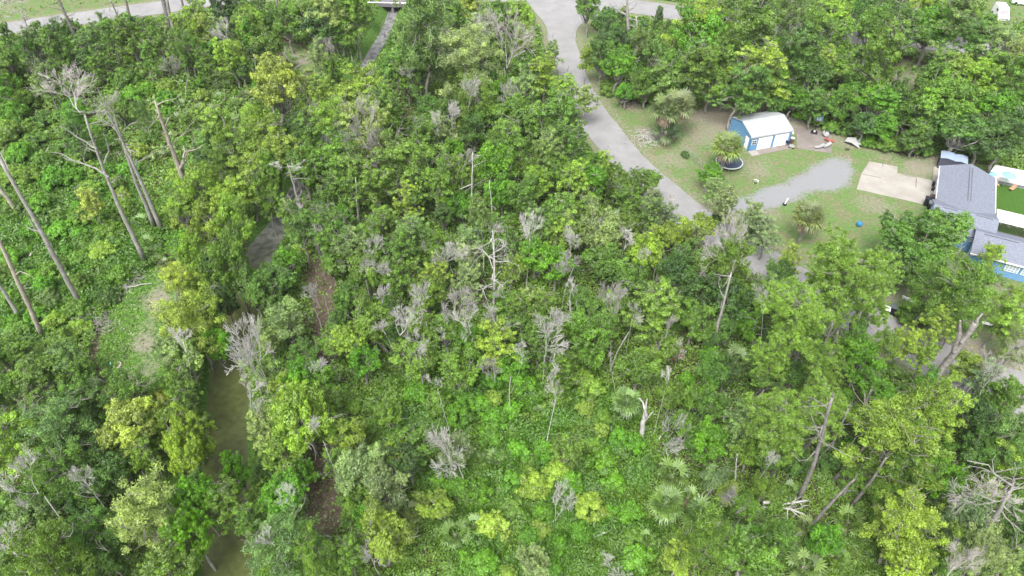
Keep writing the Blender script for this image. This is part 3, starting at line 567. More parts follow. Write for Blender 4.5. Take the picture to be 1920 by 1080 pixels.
TREES = """
20,80,25,s,G;10,112,30,o,G;75,78,26,a,B;110,92,25,a,G;135,62,20,o,G;200,55,26,a,G;240,62,26,a,G;275,50,24,o,G;300,78,24,a,G;350,70,26,a,L;382,52,28,a,L;372,22,24,a,L;416,62,22,a,P;425,25,28,o,D;455,18,25,o,G;470,45,33,o,L;503,90,33,o,G;540,52,28,o,G;578,22,38,o,G;600,58,34,o,D;622,25,34,a,P;640,58,30,o,G;662,22,33,a,G
390,120,20,a,G;430,102,26,a,L;345,108,22,o,G;330,85,22,a,B;270,100,20,a,G;180,85,24,a,B;172,112,24,o,D;455,122,24,o,G;515,130,15,o,D;490,112,24,o,D;606,108,22,a,P;622,140,22,a,G
15,165,30,s,V;50,188,28,s,G;30,138,25,s,G;85,152,24,a,B;150,130,28,s,g;162,166,24,s,G;196,142,24,s,G;235,150,26,s,G;210,186,22,s,G;245,180,24,s,V;275,165,18,s,V;310,165,18,s,Y;315,187,20,s,V;380,180,18,s,Y;120,165,24,s,G
383,152,20,m,B;402,145,18,m,B;457,153,18,m,O;430,142,18,m,O;443,192,20,m,B;460,178,18,m,O;412,182,18,m,B;400,205,18,m,O;372,205,18,m,O;350,215,20,m,B;330,222,18,m,O;372,228,18,m,O;390,222,16,m,O;425,160,18,m,B;340,195,16,m,B;300,292,20,m,O;283,300,18,m,O;272,232,18,m,G;318,255,18,m,O;470,200,16,m,B
522,180,50,o,Y;482,215,30,o,L;497,248,34,o,L;413,245,40,a,L;400,285,32,o,B;435,290,26,o,G;455,328,38,a,L;480,285,28,o,L;540,272,38,a,L;577,158,22,a,P;620,222,42,w,L;640,290,38,a,G;570,320,38,o,G;557,235,28,o,D;600,190,28,a,L;590,265,30,a,G;520,320,30,o,G;500,300,26,o,L
25,215,30,s,V;20,250,30,s,G;65,260,25,s,G;80,225,24,s,g;120,215,26,s,G;40,290,30,s,V;82,300,24,s,G;100,340,26,s,V;130,330,24,s,V;60,330,24,s,G;200,270,18,s,V;262,285,20,s,L;165,350,22,s,L;180,320,22,s,G;220,345,20,s,G;275,258,20,s,G;150,205,22,s,G;20,330,28,s,G;120,275,24,s,g;155,290,24,s,G;225,225,20,s,B;240,320,22,s,V;190,235,22,s,G;330,325,20,s,L;365,315,24,s,B;330,345,20,s,G
168,380,22,a,Y;110,430,24,s,V;60,430,25,s,V;30,385,26,s,G;75,385,24,s,V;150,410,22,s,G;235,390,20,s,G;200,430,24,s,G;190,470,24,s,L;150,480,22,s,G;263,413,20,m,B;245,400,18,m,B;290,470,20,m,B;275,452,18,m,G;310,492,16,m,O;298,485,15,m,O;340,398,28,o,L;385,362,38,o,L;430,370,38,o,L;400,430,38,o,L;452,440,34,o,L;342,452,33,s,V;372,482,28,o,L;415,482,30,o,D;500,365,28,a,G;540,400,28,a,G;203,557,20,s,D;225,515,26,s,G;100,510,24,s,G;90,560,22,s,B;100,600,24,s,L;112,640,28,s,G;140,580,24,s,G;60,520,24,s,V;20,560,26,s,G;20,480,24,s,V;150,530,22,s,G;65,590,22,s,V;30,620,24,s,G
66,698,46,o,G;122,682,42,o,B;20,655,30,o,G;15,735,34,o,G;357,592,48,w,Y;342,530,30,w,Y;395,578,35,a,L;342,662,42,o,P;405,652,25,o,V;325,705,28,a,G;312,650,20,a,P;440,520,38,o,G;472,552,34,o,g;505,522,38,o,g;540,492,26,o,V;562,430,34,a,g;600,410,30,a,B;620,450,30,a,G;545,610,38,o,P;572,660,30,o,g;500,640,26,o,P;470,690,30,a,P;628,640,36,o,G;520,580,26,o,g;420,560,24,o,D;375,540,26,o,L
37,822,48,a,L;12,862,26,o,L;113,793,56,w,B;135,842,36,o,D;243,797,60,o,Y;310,792,36,o,L;292,750,30,o,Y;345,740,34,a,G;377,812,34,a,L;370,838,20,m,G;107,884,54,w,G;213,888,50,o,g;262,872,32,o,G;353,868,44,o,L;280,953,64,w,P;378,950,46,o,V;372,1010,42,o,V;170,1000,46,w,g;110,1056,62,w,G;30,960,42,o,g;72,968,38,o,B;150,930,40,o,D;320,1056,52,o,G;30,1075,40,o,G;215,1010,40,o,G;230,740,30,a,G;180,740,32,a,B;75,760,34,a,G;205,1060,34,o,g;280,870,30,a,G
567,787,62,o,L;500,800,30,a,P;602,762,38,o,G;530,850,42,o,L;450,888,26,o,V;560,882,32,o,V;533,933,48,o,V;440,938,34,a,G;520,1008,60,w,B;580,1042,40,w,G;625,870,24,a,G;470,975,30,a,G;540,740,30,o,L;630,810,34,o,G;560,720,34,o,V
797,68,62,w,B;790,112,38,a,G;740,128,26,o,g;783,144,28,o,B;873,95,56,w,P;830,110,30,w,P;887,23,26,a,Y;940,30,30,o,G;975,40,26,o,L;985,78,20,o,L;985,130,32,o,G;673,152,46,a,L;650,192,44,o,L;700,200,34,a,L;682,250,44,a,P;740,283,54,a,G;762,322,36,a,G;800,200,24,o,g;860,135,26,a,L;893,173,36,w,G;940,187,24,o,V;870,230,18,s,L;890,254,26,o,g;830,240,28,a,P;800,272,28,a,G;973,213,42,o,G;960,270,38,a,G;987,170,30,a,P;1025,130,26,a,L;1037,100,18,a,P;1060,165,30,a,L;1040,225,44,a,G;1100,182,20,a,P;1062,275,34,a,G;1020,285,32,a,B;933,320,42,o,V;1000,322,28,o,G;1010,345,28,o,L;1112,312,24,o,V;1105,345,32,o,V;1080,335,36,a,L;1207,347,26,o,G;1100,112,16,a,L;1070,240,26,a,P;850,40,28,a,G;905,60,28,a,P;820,20,30,w,B;700,250,30,a,L;850,300,28,o,V;840,340,30,a,G
760,150,30,o,G;720,215,34,a,G;800,235,26,o,G;850,195,26,o,g;660,330,34,a,G;700,340,36,a,G;620,350,32,a,G;780,370,30,o,g;860,380,28,o,V;930,270,28,o,G;905,215,24,o,G;1000,245,30,a,G;1050,330,30,o,G;1130,300,20,a,L;1150,345,28,o,G;1170,365,30,o,G
1100,23,26,o,G;1140,50,28,o,g;1140,88,32,o,D;1165,62,26,o,D;1160,133,38,O,V;1175,172,24,O,V;1182,85,15,c,G;1202,75,16,c,g;1233,43,14,c,D;1225,112,28,o,g;1255,72,30,o,G;1262,112,34,o,g;1240,140,32,a,B;1272,152,36,o,G;1215,160,26,o,G;1130,120,26,o,g
1307,43,44,w,L;1307,92,44,o,V;1297,137,38,a,G;1342,120,38,o,G;1335,158,34,o,G;1407,67,46,a,G;1420,117,46,a,L;1390,152,42,a,g;1445,150,36,o,G;1470,52,38,w,B;1500,100,42,a,g;1480,20,30,o,G;1535,50,42,w,G;1562,20,38,o,L;1522,152,34,o,g;1487,188,28,O,V;1532,192,26,O,G;1573,200,32,O,V;1557,125,34,O,G;1620,30,34,o,g;1635,68,38,o,G;1648,118,44,a,G;1642,200,36,O,V;1620,232,28,O,D;1660,240,28,O,V;1683,55,38,a,g;1740,55,42,o,V;1730,15,30,a,L;1790,42,42,a,B;1828,22,26,w,L;1825,80,34,a,g;1880,85,38,w,P;1912,105,38,w,P;1768,195,66,O,G;1745,170,40,o,g;1795,140,34,o,L;1838,155,38,o,L;1800,245,52,O,g;1733,250,16,a,L;1697,273,20,s,B;1877,207,38,o,V;1900,245,42,O,D;1910,195,36,O,V;1880,275,40,O,D;1843,262,40,O,D;1690,220,28,O,G;1712,205,26,O,D;1600,150,30,o,G;1600,190,26,O,g;1450,190,24,o,g;1420,165,28,a,g;1360,165,26,o,g;1905,150,34,a,G;1860,120,32,a,G;1570,85,28,a,G;1760,110,28,a,G;1680,180,24,o,g;1370,20,30,a,G;1340,30,26,a,G;1420,25,30,a,G;1385,190,14,s,G;1350,178,22,s,G;1400,172,22,s,g;1440,176,22,s,G;1470,196,20,s,G;1505,212,20,s,V;1535,226,20,s,G;1560,240,18,s,G;1600,246,22,s,g;1630,262,20,s,V;1665,272,22,s,G;1215,182,20,s,G;1250,180,22,s,g;1300,182,22,s,G;1140,165,20,s,G;1730,282,20,s,g;1720,262,26,O,g;1285,290,9,s,D
1332,328,26,O,V;1340,352,16,a,P;1370,380,30,a,M;1415,396,22,a,M;1440,424,28,a,M;1340,412,12,o,D;1312,432,34,o,L;1373,475,54,w,G;1487,467,18,a,Y;1480,492,18,a,L;1462,512,28,o,g;1300,482,38,o,g;1310,542,38,o,D;1300,600,38,o,G;1370,560,44,o,D;1420,562,38,o,G;1400,605,24,o,V;1440,540,28,a,B;1355,620,30,o,g;1410,430,22,a,M;1220,372,20,a,M;1245,402,26,a,M
1597,500,70,p,L;1560,482,44,p,G;1642,522,40,p,L;1507,577,62,p,L;1450,650,38,p,L;1575,560,40,p,L;1645,570,30,p,L;1660,632,26,p,L;1700,440,62,O,g;1762,440,54,O,G;1690,500,42,O,g;1735,495,40,O,g;1810,528,62,w,G;1862,478,22,w,L;1745,545,36,w,G;1758,600,30,a,L;1795,688,26,a,L;1735,668,22,a,L;1885,585,34,a,L;1912,640,28,w,P;1700,592,26,s,G;1720,598,22,s,G;1832,680,20,a,Y;1856,704,30,a,M;1600,652,38,o,V;1555,690,34,p,L;1612,690,32,o,V;1640,735,32,o,V;1380,677,36,F,B;1330,705,34,o,g;1440,705,34,o,g;1690,640,28,a,L;1900,560,30,w,L;1800,590,30,w,G
660,470,34,a,B;645,410,18,o,V;718,420,32,a,G;722,410,18,o,D;765,372,24,a,L;770,447,34,a,B;690,512,38,o,G;833,410,20,o,D;835,388,16,s,V;870,442,34,a,B;875,485,28,a,P;980,372,30,o,G;940,362,28,o,V;1000,425,22,a,P;1050,400,38,a,G;1105,400,34,a,G;1165,372,30,a,G;1120,450,42,o,P;1140,492,42,o,G;1207,477,38,o,L;1180,530,34,o,G;1000,480,34,o,V;1043,500,36,o,V;1160,580,40,o,G;1233,573,46,a,L;1240,650,36,o,G;1200,690,40,o,G;1110,640,44,o,G;1000,578,34,o,P;975,620,34,o,G;935,560,28,a,G;880,530,26,a,P;800,560,34,o,G;790,612,34,o,L;830,622,38,o,G;882,642,34,o,V;860,682,44,o,G;783,662,42,o,G;720,590,28,o,g;690,612,42,o,G;655,642,36,o,L;650,560,32,o,g;680,682,30,o,V;740,640,26,o,D;930,652,34,o,g;967,690,34,o,V;1020,652,32,o,G;1050,690,30,a,G;922,712,22,s,V;850,702,12,a,L;740,520,30,a,G;750,480,30,a,G;830,470,28,o,G;830,520,26,a,L;940,440,28,a,G;960,500,22,a,L;900,400,24,a,B;1090,560,24,o,g;1120,590,28,o,G;1260,520,34,o,D;1270,655,11,a,R;1250,450,30,o,L;700,460,28,a,G;620,500,24,o,G;640,600,24,o,g;1060,450,28,a,L;1170,430,28,o,G;1210,410,24,a,B;780,510,24,a,L;1070,620,30,o,G
650,820,34,o,L;673,877,54,o,P;720,927,42,o,M;665,930,34,o,G;715,1015,52,o,L;690,975,30,o,V;780,832,42,o,G;742,850,28,o,L;768,872,34,o,D;808,842,24,o,O;850,845,36,o,M;820,940,34,o,L;855,915,24,s,V;930,856,22,m,B;900,860,18,m,G;853,997,34,F,G;887,977,24,F,G;775,952,24,F,O;1173,770,32,F,B;1010,772,16,m,B;880,742,26,s,V;925,752,22,s,L;930,785,28,s,V;920,815,26,s,V;970,842,24,s,V;1060,845,34,o,G;1045,885,28,s,L;1000,912,32,s,L;1070,905,28,s,V;1130,872,36,s,V;1097,767,22,s,Y;1125,808,20,s,Y;1160,820,20,s,V;1190,833,24,s,V;1130,782,24,s,G;900,922,28,s,V;920,985,34,s,L;900,1060,40,s,V;1000,1055,34,o,P;1105,950,34,s,L;1010,992,22,s,Y;1267,1045,34,o,L;1190,1010,28,s,G;960,770,24,s,V;1040,740,30,s,G;980,720,26,s,V;1090,710,28,s,G;1110,835,24,s,G;1020,840,22,s,V;960,900,24,s,V;1150,905,24,s,V;960,950,24,s,G;1090,1000,26,s,V;1045,1020,22,s,V;860,780,30,s,V;820,760,28,s,G;780,740,24,s,V;730,770,28,o,G;700,800,22,s,G;740,790,20,s,V;1250,870,20,s,G;1210,870,22,s,g;1140,960,20,s,V
1260,890,38,F,G;1243,963,38,F,G;1313,968,42,F,G;1292,925,26,F,G;1593,973,34,F,G;1510,1060,42,F,B;1483,912,24,F,G;1512,975,22,F,O;1580,1032,20,F,G;1215,1000,20,F,G;1300,742,28,o,G;1340,765,28,o,g;1330,832,38,o,V;1400,792,34,a,B;1402,850,28,o,G;1340,900,28,o,M;1360,925,22,o,L;1390,955,28,o,G;1440,862,34,o,G;1492,862,28,o,g;1330,1012,50,w,G;1397,1052,54,o,G;1460,1010,34,o,g;1547,1013,34,o,V;1487,777,56,p,L;1545,745,48,p,L;1470,830,30,p,L;1673,808,72,w,L;1692,862,52,w,G;1640,872,26,a,G;1590,838,24,s,V;1710,768,54,w,L;1760,785,38,a,L;1740,740,36,o,V;1830,790,40,o,D;1868,765,34,o,G;1880,818,48,w,B;1780,897,40,o,V;1730,915,30,s,g;1710,987,60,w,L;1800,985,48,o,M;1690,1055,50,o,L;1830,1052,40,w,P;1650,978,26,o,G;1650,930,24,o,G;1790,1040,34,o,L;1857,930,20,a,L;1900,740,26,o,G;1830,850,34,o,g;1750,850,26,o,V;1590,790,30,o,D;1600,900,24,o,G;1430,920,26,o,G;1560,860,26,o,g;1620,1010,26,s,G;1750,1070,40,o,G;1890,1060,30,a,P;1280,800,26,o,G;1260,750,28,o,G;1360,700,26,o,D;1480,700,30,o,g;1540,660,30,o,g
"""
rt = random.Random(11)
cnt = {}
PL = []       # (X, Y, r_m) of placed plants
def place(kind, cc, x, y, rpx, desc=None, hk=1.0, label=None, group=None):
    k = 'o' if kind == 'O' else kind
    n = {'F': 4, 'm': 3, 'b': 6, 't': 4}.get(k) or NV[k]; cnt[k] = cnt.get(k, 0) + 1
    # crown centre height from the crown's size, then the point on the ground below it
    hc = 3.0
    for _ in range(3):
        p = G(x, y, hc); rm = rpx * depth(p) / F
        if k == 'o': hc = min(8.0, .9 + 1.4 * rm) if kind == 'o' else 1.15 * rm + .6
        elif k in 'aw': hc = min(12, 1.5 + 2.0 * rm)
        elif k == 'p': hc = min(15, 3.3 * rm + 1)
        elif k == 'c': hc = 2.2 * rm * 1.0
        elif k == 's': hc = .5 * rm
        elif k == 'm': hc = .35 * rm
        elif k == 'F': hc = 1.7; rm *= .95
    p = G(x, y, hc); i = rt.randrange(n)
    base = COL[cc]; j = rt.uniform(.86, 1.14); c = (base[0] * j * rt.uniform(.92, 1.1), base[1] * j, base[2] * j * rt.uniform(.85, 1.15))
    if k == 'p': c = (.225 * j, .375 * j, .050 * j)
    if k in 'mF': c = tuple(a * .6 + b * .4 for a, b in zip(c, (.15, .22, .085)))
    if k == 's' and cc == 'Y': c = (.24, .36, .045)
    nm, dsc, cat = KINDW[k]; dsc = desc or (WORD[cc] + ' ' + ('dense ' if kind == 'O' else '') + dsc)
    z0 = gz(p.x, p.y); rz = rt.uniform(0, 6.28)
    if k == 's':
        tm, cm, Rr = PR['s%d' % i]
        e = obj(nm, cm, None, (p.x, p.y, z0), c); e.scale = (rm, rm * rt.uniform(.85, 1.1), rm * rt.uniform(.8, 1.25)); e.rotation_euler = (0, 0, rz); tag(e, '', cat, group or GROUP[k])
    elif k in 'Fm':
        tm, cm, dm = PR['%s%d' % (k, i if k == 'm' else rt.choice([1, 2, 2]))]
        e = thing(nm, '', cat, (p.x, p.y, z0), rz, group or GROUP[k]); e.scale = (rm, rm, rm * (1.0 if k == 'm' else 1.15))
        obj('trunk', tm, e); f = obj('fronds', cm, e, None, c)
        if dm: obj('dead_fronds', dm, e)
    else:
        tm, cm, Rr = PR['%s%d' % (k, i)]
        e = thing(nm, '', cat, (p.x, p.y, z0), rz, group or GROUP[k]); sq = rt.uniform(.84, 1.14); e.scale = (rm * sq, rm * (2 - sq), (rt.uniform(.92, 1.22) if not (x > 1290 and 320 < y < 660 or x < 420 and 560 < y < 800) else .97) * max(rm * .75, (hc - z0) / Rr) if k not in 'bt' else rm * hk)
        e.rotation_euler = (rt.gauss(0, .03), rt.gauss(0, .03), rz)
        obj('trunk', tm, e); obj('crown' if k not in 'bt' else 'branches', cm, e, None, c)
    if label: e['label'] = label
    else: want_label(e, dsc, x, y)
    PL.append((p.x, p.y, rm, k)); return e
for ent in TREES.replace('\n', ';').split(';'):
    if not ent.strip(): continue
    x, y, r, k, c = ent.split(','); place(k, c, float(x), float(y), float(r) * 1.06)  # a couple of the D crowns stand in for shaded gaps in the canopy

# yard palms with tall trunks and skirts
def tall_palm(bx, by, cx_, cy_, rpx, var, cc, label):
    b = G(bx, by); h = top_of(b, cy_); t = G(cx_, cy_, h); rm = rpx * depth(t) / F; tm, cm, dm = PR[var]; th = {'F0': 2.0, 'F1': 1.6, 'F2': .7}[var]
    e = thing('fan_palm', label, 'palm', b, rt.uniform(0, 6), 'fan palms in the yard'); v = Vector((t.x, t.y, h)) - b
    # trunk stretched to its own height, fronds kept in proportion
    tr = obj('trunk', tm, e); tr.scale = (rm, rm, h / th); off = Vector((t.x, t.y, h)) - b
    e.rotation_euler = (0, 0, 0)
    f = obj('fronds', cm, e, (0, 0, h - th * rm), COL[cc] if isinstance(cc, str) else cc); f.scale = (rm,) * 3
    d = obj('dead_fronds', dm, e, (0, 0, h - th * rm)); d.scale = (rm,) * 3
    PL.append((b.x, b.y, rm, 'F'))
PALMC = (.17, .235, .085)
tall_palm(1238, 262, 1236, 205, 36, 'F0', PALMC, 'left of two touching fan palms with brown skirts beside the road')
tall_palm(1262, 258, 1264, 196, 36, 'F0', (.19, .23, .10), 'right of two touching fan palms with brown skirts beside the road')
tall_palm(1246, 268, 1246, 246, 32, 'F2', (.10, .16, .07), 'short grey green palm below the two skirted fan palms')
tall_palm(1352, 322, 1358, 275, 37, 'F1', (.19, .265, .06), 'yellow tinged fan palm standing beside the trampoline')
tall_palm(1497, 456, 1508, 406, 37, 'F1', (.16, .20, .06), 'single fan palm on the front lawn near the blue ball')

# ------------------------------------------------------------------ dead trees, snags, leaning trunks: traced one by one (base, top)
def snag(name, label, bx, by, tx, ty, wpx, m, stubs=4, seed=0, crown=None, cat='dead tree', forks=(), group='standing dead trunks', taper=.45, bend=.02, twigs=0):
    rg = np.random.default_rng(seed + 500); b = G(bx, by); b.z = gz(b.x, b.y); h = max(2.0, top_of(b, ty)); t = G(tx, ty, h); r = .34 * wpx * depth(b) / F
    e = thing(name, label, cat, b, 0, group); v = np.array([t.x - b.x, t.y - b.y, h - b.z]); off = rg.normal(size=3) * bend * h; n = 9
    path = [v * (i / n) + off * math.sin(math.pi * i / n) * [1, 1, 0] + rg.normal(size=3) * .03 * [1, 1, 0] for i in range(n + 1)]; path[0][2] -= .2
    tb = TB(); tb.tube(path, [r * (1.12 - (1.12 - taper) * (i / n) ** .8) for i in range(n + 1)], 8)
    tip = path[-1]
    if taper > .3:      # splintered break
        for q in range(4): a = rg.uniform(0, 6.3); s0 = tip + np.array([math.cos(a), math.sin(a), 0]) * r * taper * .5; tb.tube([s0 - [0, 0, .1], s0 + rg.normal(size=3) * .06 + [0, 0, rg.uniform(.3, .8)]], [r * .25, .01], 4)
    obj('trunk', tb.mesh('trunk', m, True), e)
    if stubs or forks or twigs:
        br = TB()
        for i in range(stubs):
            u = rg.uniform(.45, .98); p = v * u; a = rg.uniform(0, 6.3); L = rg.uniform(.5, 1.9) * (h / 12 + .4); q = limb(br, p, p + np.array([math.cos(a) * L, math.sin(a) * L, L * rg.uniform(-.2, .6)]), r * .28, r * .08, rg, 5, 3, .12)
            for _ in range(twigs): limb(br, q[2], q[-1] + rg.normal(size=3) * L * .45, r * .1, .008, rg, 3, 3, .15)
        for (u, fx, fy, k) in forks:
            p = v * u; fz = None; # end point of the fork as seen in the photograph, at about the trunk's distance
            zz = top_of(b, fy); f_ = G(fx, fy, zz); q = np.array([f_.x - b.x, f_.y - b.y, zz - b.z]); pts = limb(br, p, q, r * k, r * k * .3, rg, 6, 5, .08)
            for _ in range(twigs): limb(br, pts[3], pts[3] + unit(q - p) * .5 + rg.normal(size=3) * .8, r * .14, .01, rg, 4, 3, .15)
        obj('branches', br.mesh('branches', m), e)
    if crown:
        key, rpx, sq = crown; tm, cm, Rr = PR[key]; rm = rpx * depth(t) / F
        c = obj('twigs', cm, e, tuple(v - np.array([0, 0, Rr * rm * .95]) * .62)); c.scale = (rm, rm, rm * sq * .62); c.rotation_euler = (0, 0, rg.uniform(0, 6))
    PL.append((b.x, b.y, .5, 'n')); return e
S = snag
S('dead_pine', 'tall leaning dead pine with a wide lilac grey twig crown', 272, 490, 158, 215, 13, M_DEADG, 5, 1, ('q0', 62, 1), taper=.3, twigs=3, forks=((.62, 95, 285, .4), (.7, 195, 250, .35), (.8, 110, 235, .35)))
S('dead_pine', 'bare dead pine with a curved whip top, behind the leaning lilac one', 306, 434, 182, 165, 13, M_DEADG, 6, 2, None, taper=.12, twigs=2, forks=((.75, 200, 205, .4),), bend=.035)
S('dead_pine', 'grey dead pine with twiggy top between two leaning dead pines', 290, 425, 212, 210, 12, M_DEADG, 8, 3, ('q1', 30, 1), taper=.3, twigs=3)
S('dead_pine', 'broken forked snag with pale splintered upper trunk', 350, 352, 290, 188, 15, M_TAN, 7, 4, None, taper=.3, twigs=2, forks=((.22, 345, 273, .75), (.2, 380, 275, .45)))
S('dead_pine', 'long grey leaning trunk leaving the left edge, tallest there', 154, 577, -6, 288, 13, M_DEADG, 3, 5, None, taper=.6, forks=((.38, 43, 396, .6),))
S('dead_pine', 'pale tan leaning trunk at the left edge', 80, 630, -12, 430, 12, M_TAN, 3, 6, None, taper=.7)
S('dead_pine', 'grey leaning trunk below the tan one at the left edge', 38, 598, -20, 510, 11, M_DEADG, 2, 7, None, taper=.7)
S('dead_pine', 'tan trunk crossing behind at the left edge', 35, 402, -20, 330, 11, M_TAN, 2, 8, None, taper=.7)
S('dead_pine', 'short leaning trunk low on the left edge', 20, 704, -20, 632, 11, M_DEADG, 1, 9, None, taper=.7)
S('dead_pine', 'thick broken grey snag with hooked branches beside the hidden water', 604, 478, 560, 380, 17, M_DEADG, 5, 10, None, taper=.55, twigs=2, forks=((.75, 525, 372, .3), (.3, 545, 470, .25), (.95, 560, 370, .3), (.5, 556, 440, .25)))
S('dead_pine', 'curled grey snag top rising above the thick broken snag', 575, 420, 540, 308, 9, M_DEADG, 4, 11, ('b3', 20, .7), taper=.3, twigs=2)
S('dead_pine', 'brown twigged dying pine in front of the far road', 96, 148, 38, 20, 10, M_DEADG, 6, 12, ('q1', 40, .8), taper=.3, twigs=3)
S('dead_pine', 'straight bare grey pine trunk near the far road', 164, 118, 100, -20, 10, M_PBARK, 7, 13, None, taper=.6, twigs=1)
S('dead_pine', 'thin bare trunk beside the far road, below the leafy top', 266, 118, 205, -5, 7, M_PBARK, 5, 14, None, taper=.5)
S('dead_pine', 'bare trunk crossing the far road left of the thick pair', 246, 38, 228, -40, 8, M_PBARK, 2, 15, None, taper=.6)
S('dead_pine', 'thick dark trunk at the far road, left one of a close pair', 318, 60, 288, -50, 12, M_PBARK, 2, 16, None, taper=.7)
S('dead_pine', 'thick trunk at the far road, right one of a close pair', 327, 62, 302, -50, 9, M_DEADG, 2, 17, None, taper=.7)
S('dead_pine', 'thin grey trunk right of the close pair at the far road', 350, 34, 332, -40, 7, M_PBARK, 2, 18, None, taper=.6)
S('dead_pine', 'bare trunk above the dark clump left of the bridge', 530, 68, 512, -30, 9, M_PBARK, 3, 19, None, taper=.6)
S('dead_tree', 'white branching tall snag in the middle of the woods', 926, 615, 924, 430, 9, M_DEAD, 14, 20, ('t0', 26, 1), taper=.3, twigs=5)
S('dead_tree', 'very thin straight white snag above the white branching one', 926, 438, 917, 338, 5, M_DEAD, 2, 21, None, taper=.3)
S('dead_tree', 'slim white trunk with a curved side limb left of the thin straight snag', 883, 414, 886, 285, 6, M_DEAD, 3, 22, None, taper=.3, forks=((.55, 860, 355, .6),))
S('dead_tree', 'slim pale trunk left of centre above the dark ditch woods', 673, 422, 666, 333, 6, M_DEAD, 2, 23, None, taper=.3)
S('dead_tree', 'thin white trunk beside the bent road, leaning right', 1068, 340, 1088, 225, 6, M_DEAD, 5, 24, None, taper=.3, twigs=1)
S('dead_tree', 'arching grey leaning trunk right of the brown litter strip', 731, 662, 680, 590, 9, M_DEADG, 4, 25, None, taper=.4, bend=.08)
S('dead_tree', 'thick white forked stump standing in the shrubs', 1203, 824, 1210, 778, 13, M_DEAD, 0, 26, None, taper=.95, forks=((.9, 1199, 745, .75), (.95, 1214, 748, .75), (.75, 1224, 772, .45)))
S('dead_tree', 'short white snag behind the forked stump', 1251, 752, 1254, 694, 7, M_DEAD, 0, 27, None, taper=.7)
S('dead_tree', 'dark and pale snag with a bite out of its side', 1072, 614, 1068, 562, 8, M_DEAD, 2, 28, None, taper=.5)
S('dead_tree', 'small white crooked snag right of the fallen fan of branches', 1364, 854, 1386, 806, 6, M_DEAD, 2, 29, None, taper=.4, twigs=1)
S('dead_tree', 'small white upright snag near the row of fan palms', 1378, 905, 1381, 858, 6, M_DEAD, 2, 30, None, taper=.4)
S('dead_tree', 'short pale forked trunk under the feathery tree by the road', 1412, 650, 1418, 602, 7, M_DEADG, 2, 31, None, taper=.5, forks=((.6, 1408, 612, .5),))
S('dead_tree', 'thin white snag left of the trampoline road', 850, 372, 918, 330, 3, M_DEAD, 2, 32, None, taper=.3)
S('dead_tree', 'thin leaning pole snag near the dense round bright tree', 808, 340, 797, 287, 4, M_DEAD, 1, 33, None, taper=.4)
S('dead_tree', 'slim white snag between the vine-wrapped roadside trees', 1188, 112, 1192, 30, 6, M_DEAD, 3, 34, None, taper=.4)
S('dead_tree', 'large pale trunk with two bare limbs beside the junction', 1182, 110, 1175, -20, 12, M_DEADG, 2, 35, None, taper=.5, forks=((.62, 1140, 5, .5), (.7, 1195, 2, .45)))
S('dead_tree', 'dark bare trunk standing before the far road, right of the junction', 1350, 84, 1362, -10, 9, M_PBARK, 2, 36, None, taper=.6)
S('dead_tree', 'thin dark trunk right of the dark bare trunk by the far road', 1386, 36, 1384, -20, 6, M_PBARK, 2, 37, None, taper=.6)
S('dead_tree', 'leaning grey trunk in the gap behind the yard trees', 1590, 158, 1604, 118, 7, M_DEADG, 0, 38, None, taper=.7)
S('dead_tree', 'leaning bare pole at the yard edge under the big rounded oak', 1692, 242, 1714, 200, 6, M_DEADG, 0, 39, None, taper=.7)
S('dead_tree', 'curved bare trunk at the right edge behind the rounded oak', 1860, 190, 1876, 152, 8, M_TAN, 2, 40, None, taper=.5)
S('dead_tree', 'big lilac bare tree with dense twigs at the right edge', 1847, 1032, 1890, 930, 18, M_DEADG, 5, 41, ('q0', 58, 1.2), taper=.4, twigs=4, forks=((.8, 1820, 860, .35), (.6, 1770, 985, .3), (.9, 1900, 870, .35)))
# pines with visible leaning trunks; their crowns are the tufted crowns above
PB = M_PBARK
for a in (("thickest of the leaning pine trunks, nearest the fallen white branch", 1497, 938, 1560, 745, 13, 10), ("slim pine trunk right of the thickest leaning one", 1537, 885, 1592, 765, 9, 4), ("short visible pine trunk beside the light crown", 1602, 798, 1634, 730, 9, 2),
          ("ivy footed leaning pine trunk", 1560, 900, 1626, 828, 12, 3), ("lowest leaning pine trunk, crossing to the right", 1513, 995, 1604, 898, 10, 2), ("leaning pine trunk behind the fan palm", 1597, 948, 1664, 858, 10, 2),
          ("grey pine trunk under the front tufted crown", 1478, 735, 1516, 600, 15, 3), ("pine trunk right of the front tufted crown", 1524, 706, 1562, 604, 10, 2), ("second slim trunk touching the pine trunk in the cluster", 1534, 704, 1572, 620, 9, 1)):
    S('leaning_pine', a[0], a[1], a[2], a[3], a[4], a[5], PB, a[6], int(a[1]), None, taper=.5, cat='pine tree', group='leaning pine trunks', twigs=1)
S('leaning_tree', 'grey trunk of the feathery tree by the lower road', 1335, 662, 1372, 510, 10, M_DEADG, 4, 71, None, taper=.4, cat='tree', group='large leaning trunks', forks=((.7, 1350, 520, .4),))
S('leaning_tree', 'huge forked mossy trunk leaning over the lower road', 1728, 742, 1830, 605, 22, M_BARK, 0, 72, None, taper=.6, cat='tree', group='large leaning trunks', forks=((.62, 1800, 600, .7), (.75, 1842, 590, .6)))
S('leaning_tree', 'dark thin leaning trunk over the road at the lower right', 1812, 705, 1858, 672, 9, M_BARK, 3, 73, None, taper=.5, cat='tree', group='large leaning trunks', twigs=2)
S('leaning_tree', 'dark trunk of the dense tree in the middle of the road woods', 893, 228, 893, 185, 9, M_BARK, 0, 74, None, taper=.8, cat='tree', group='large leaning trunks')

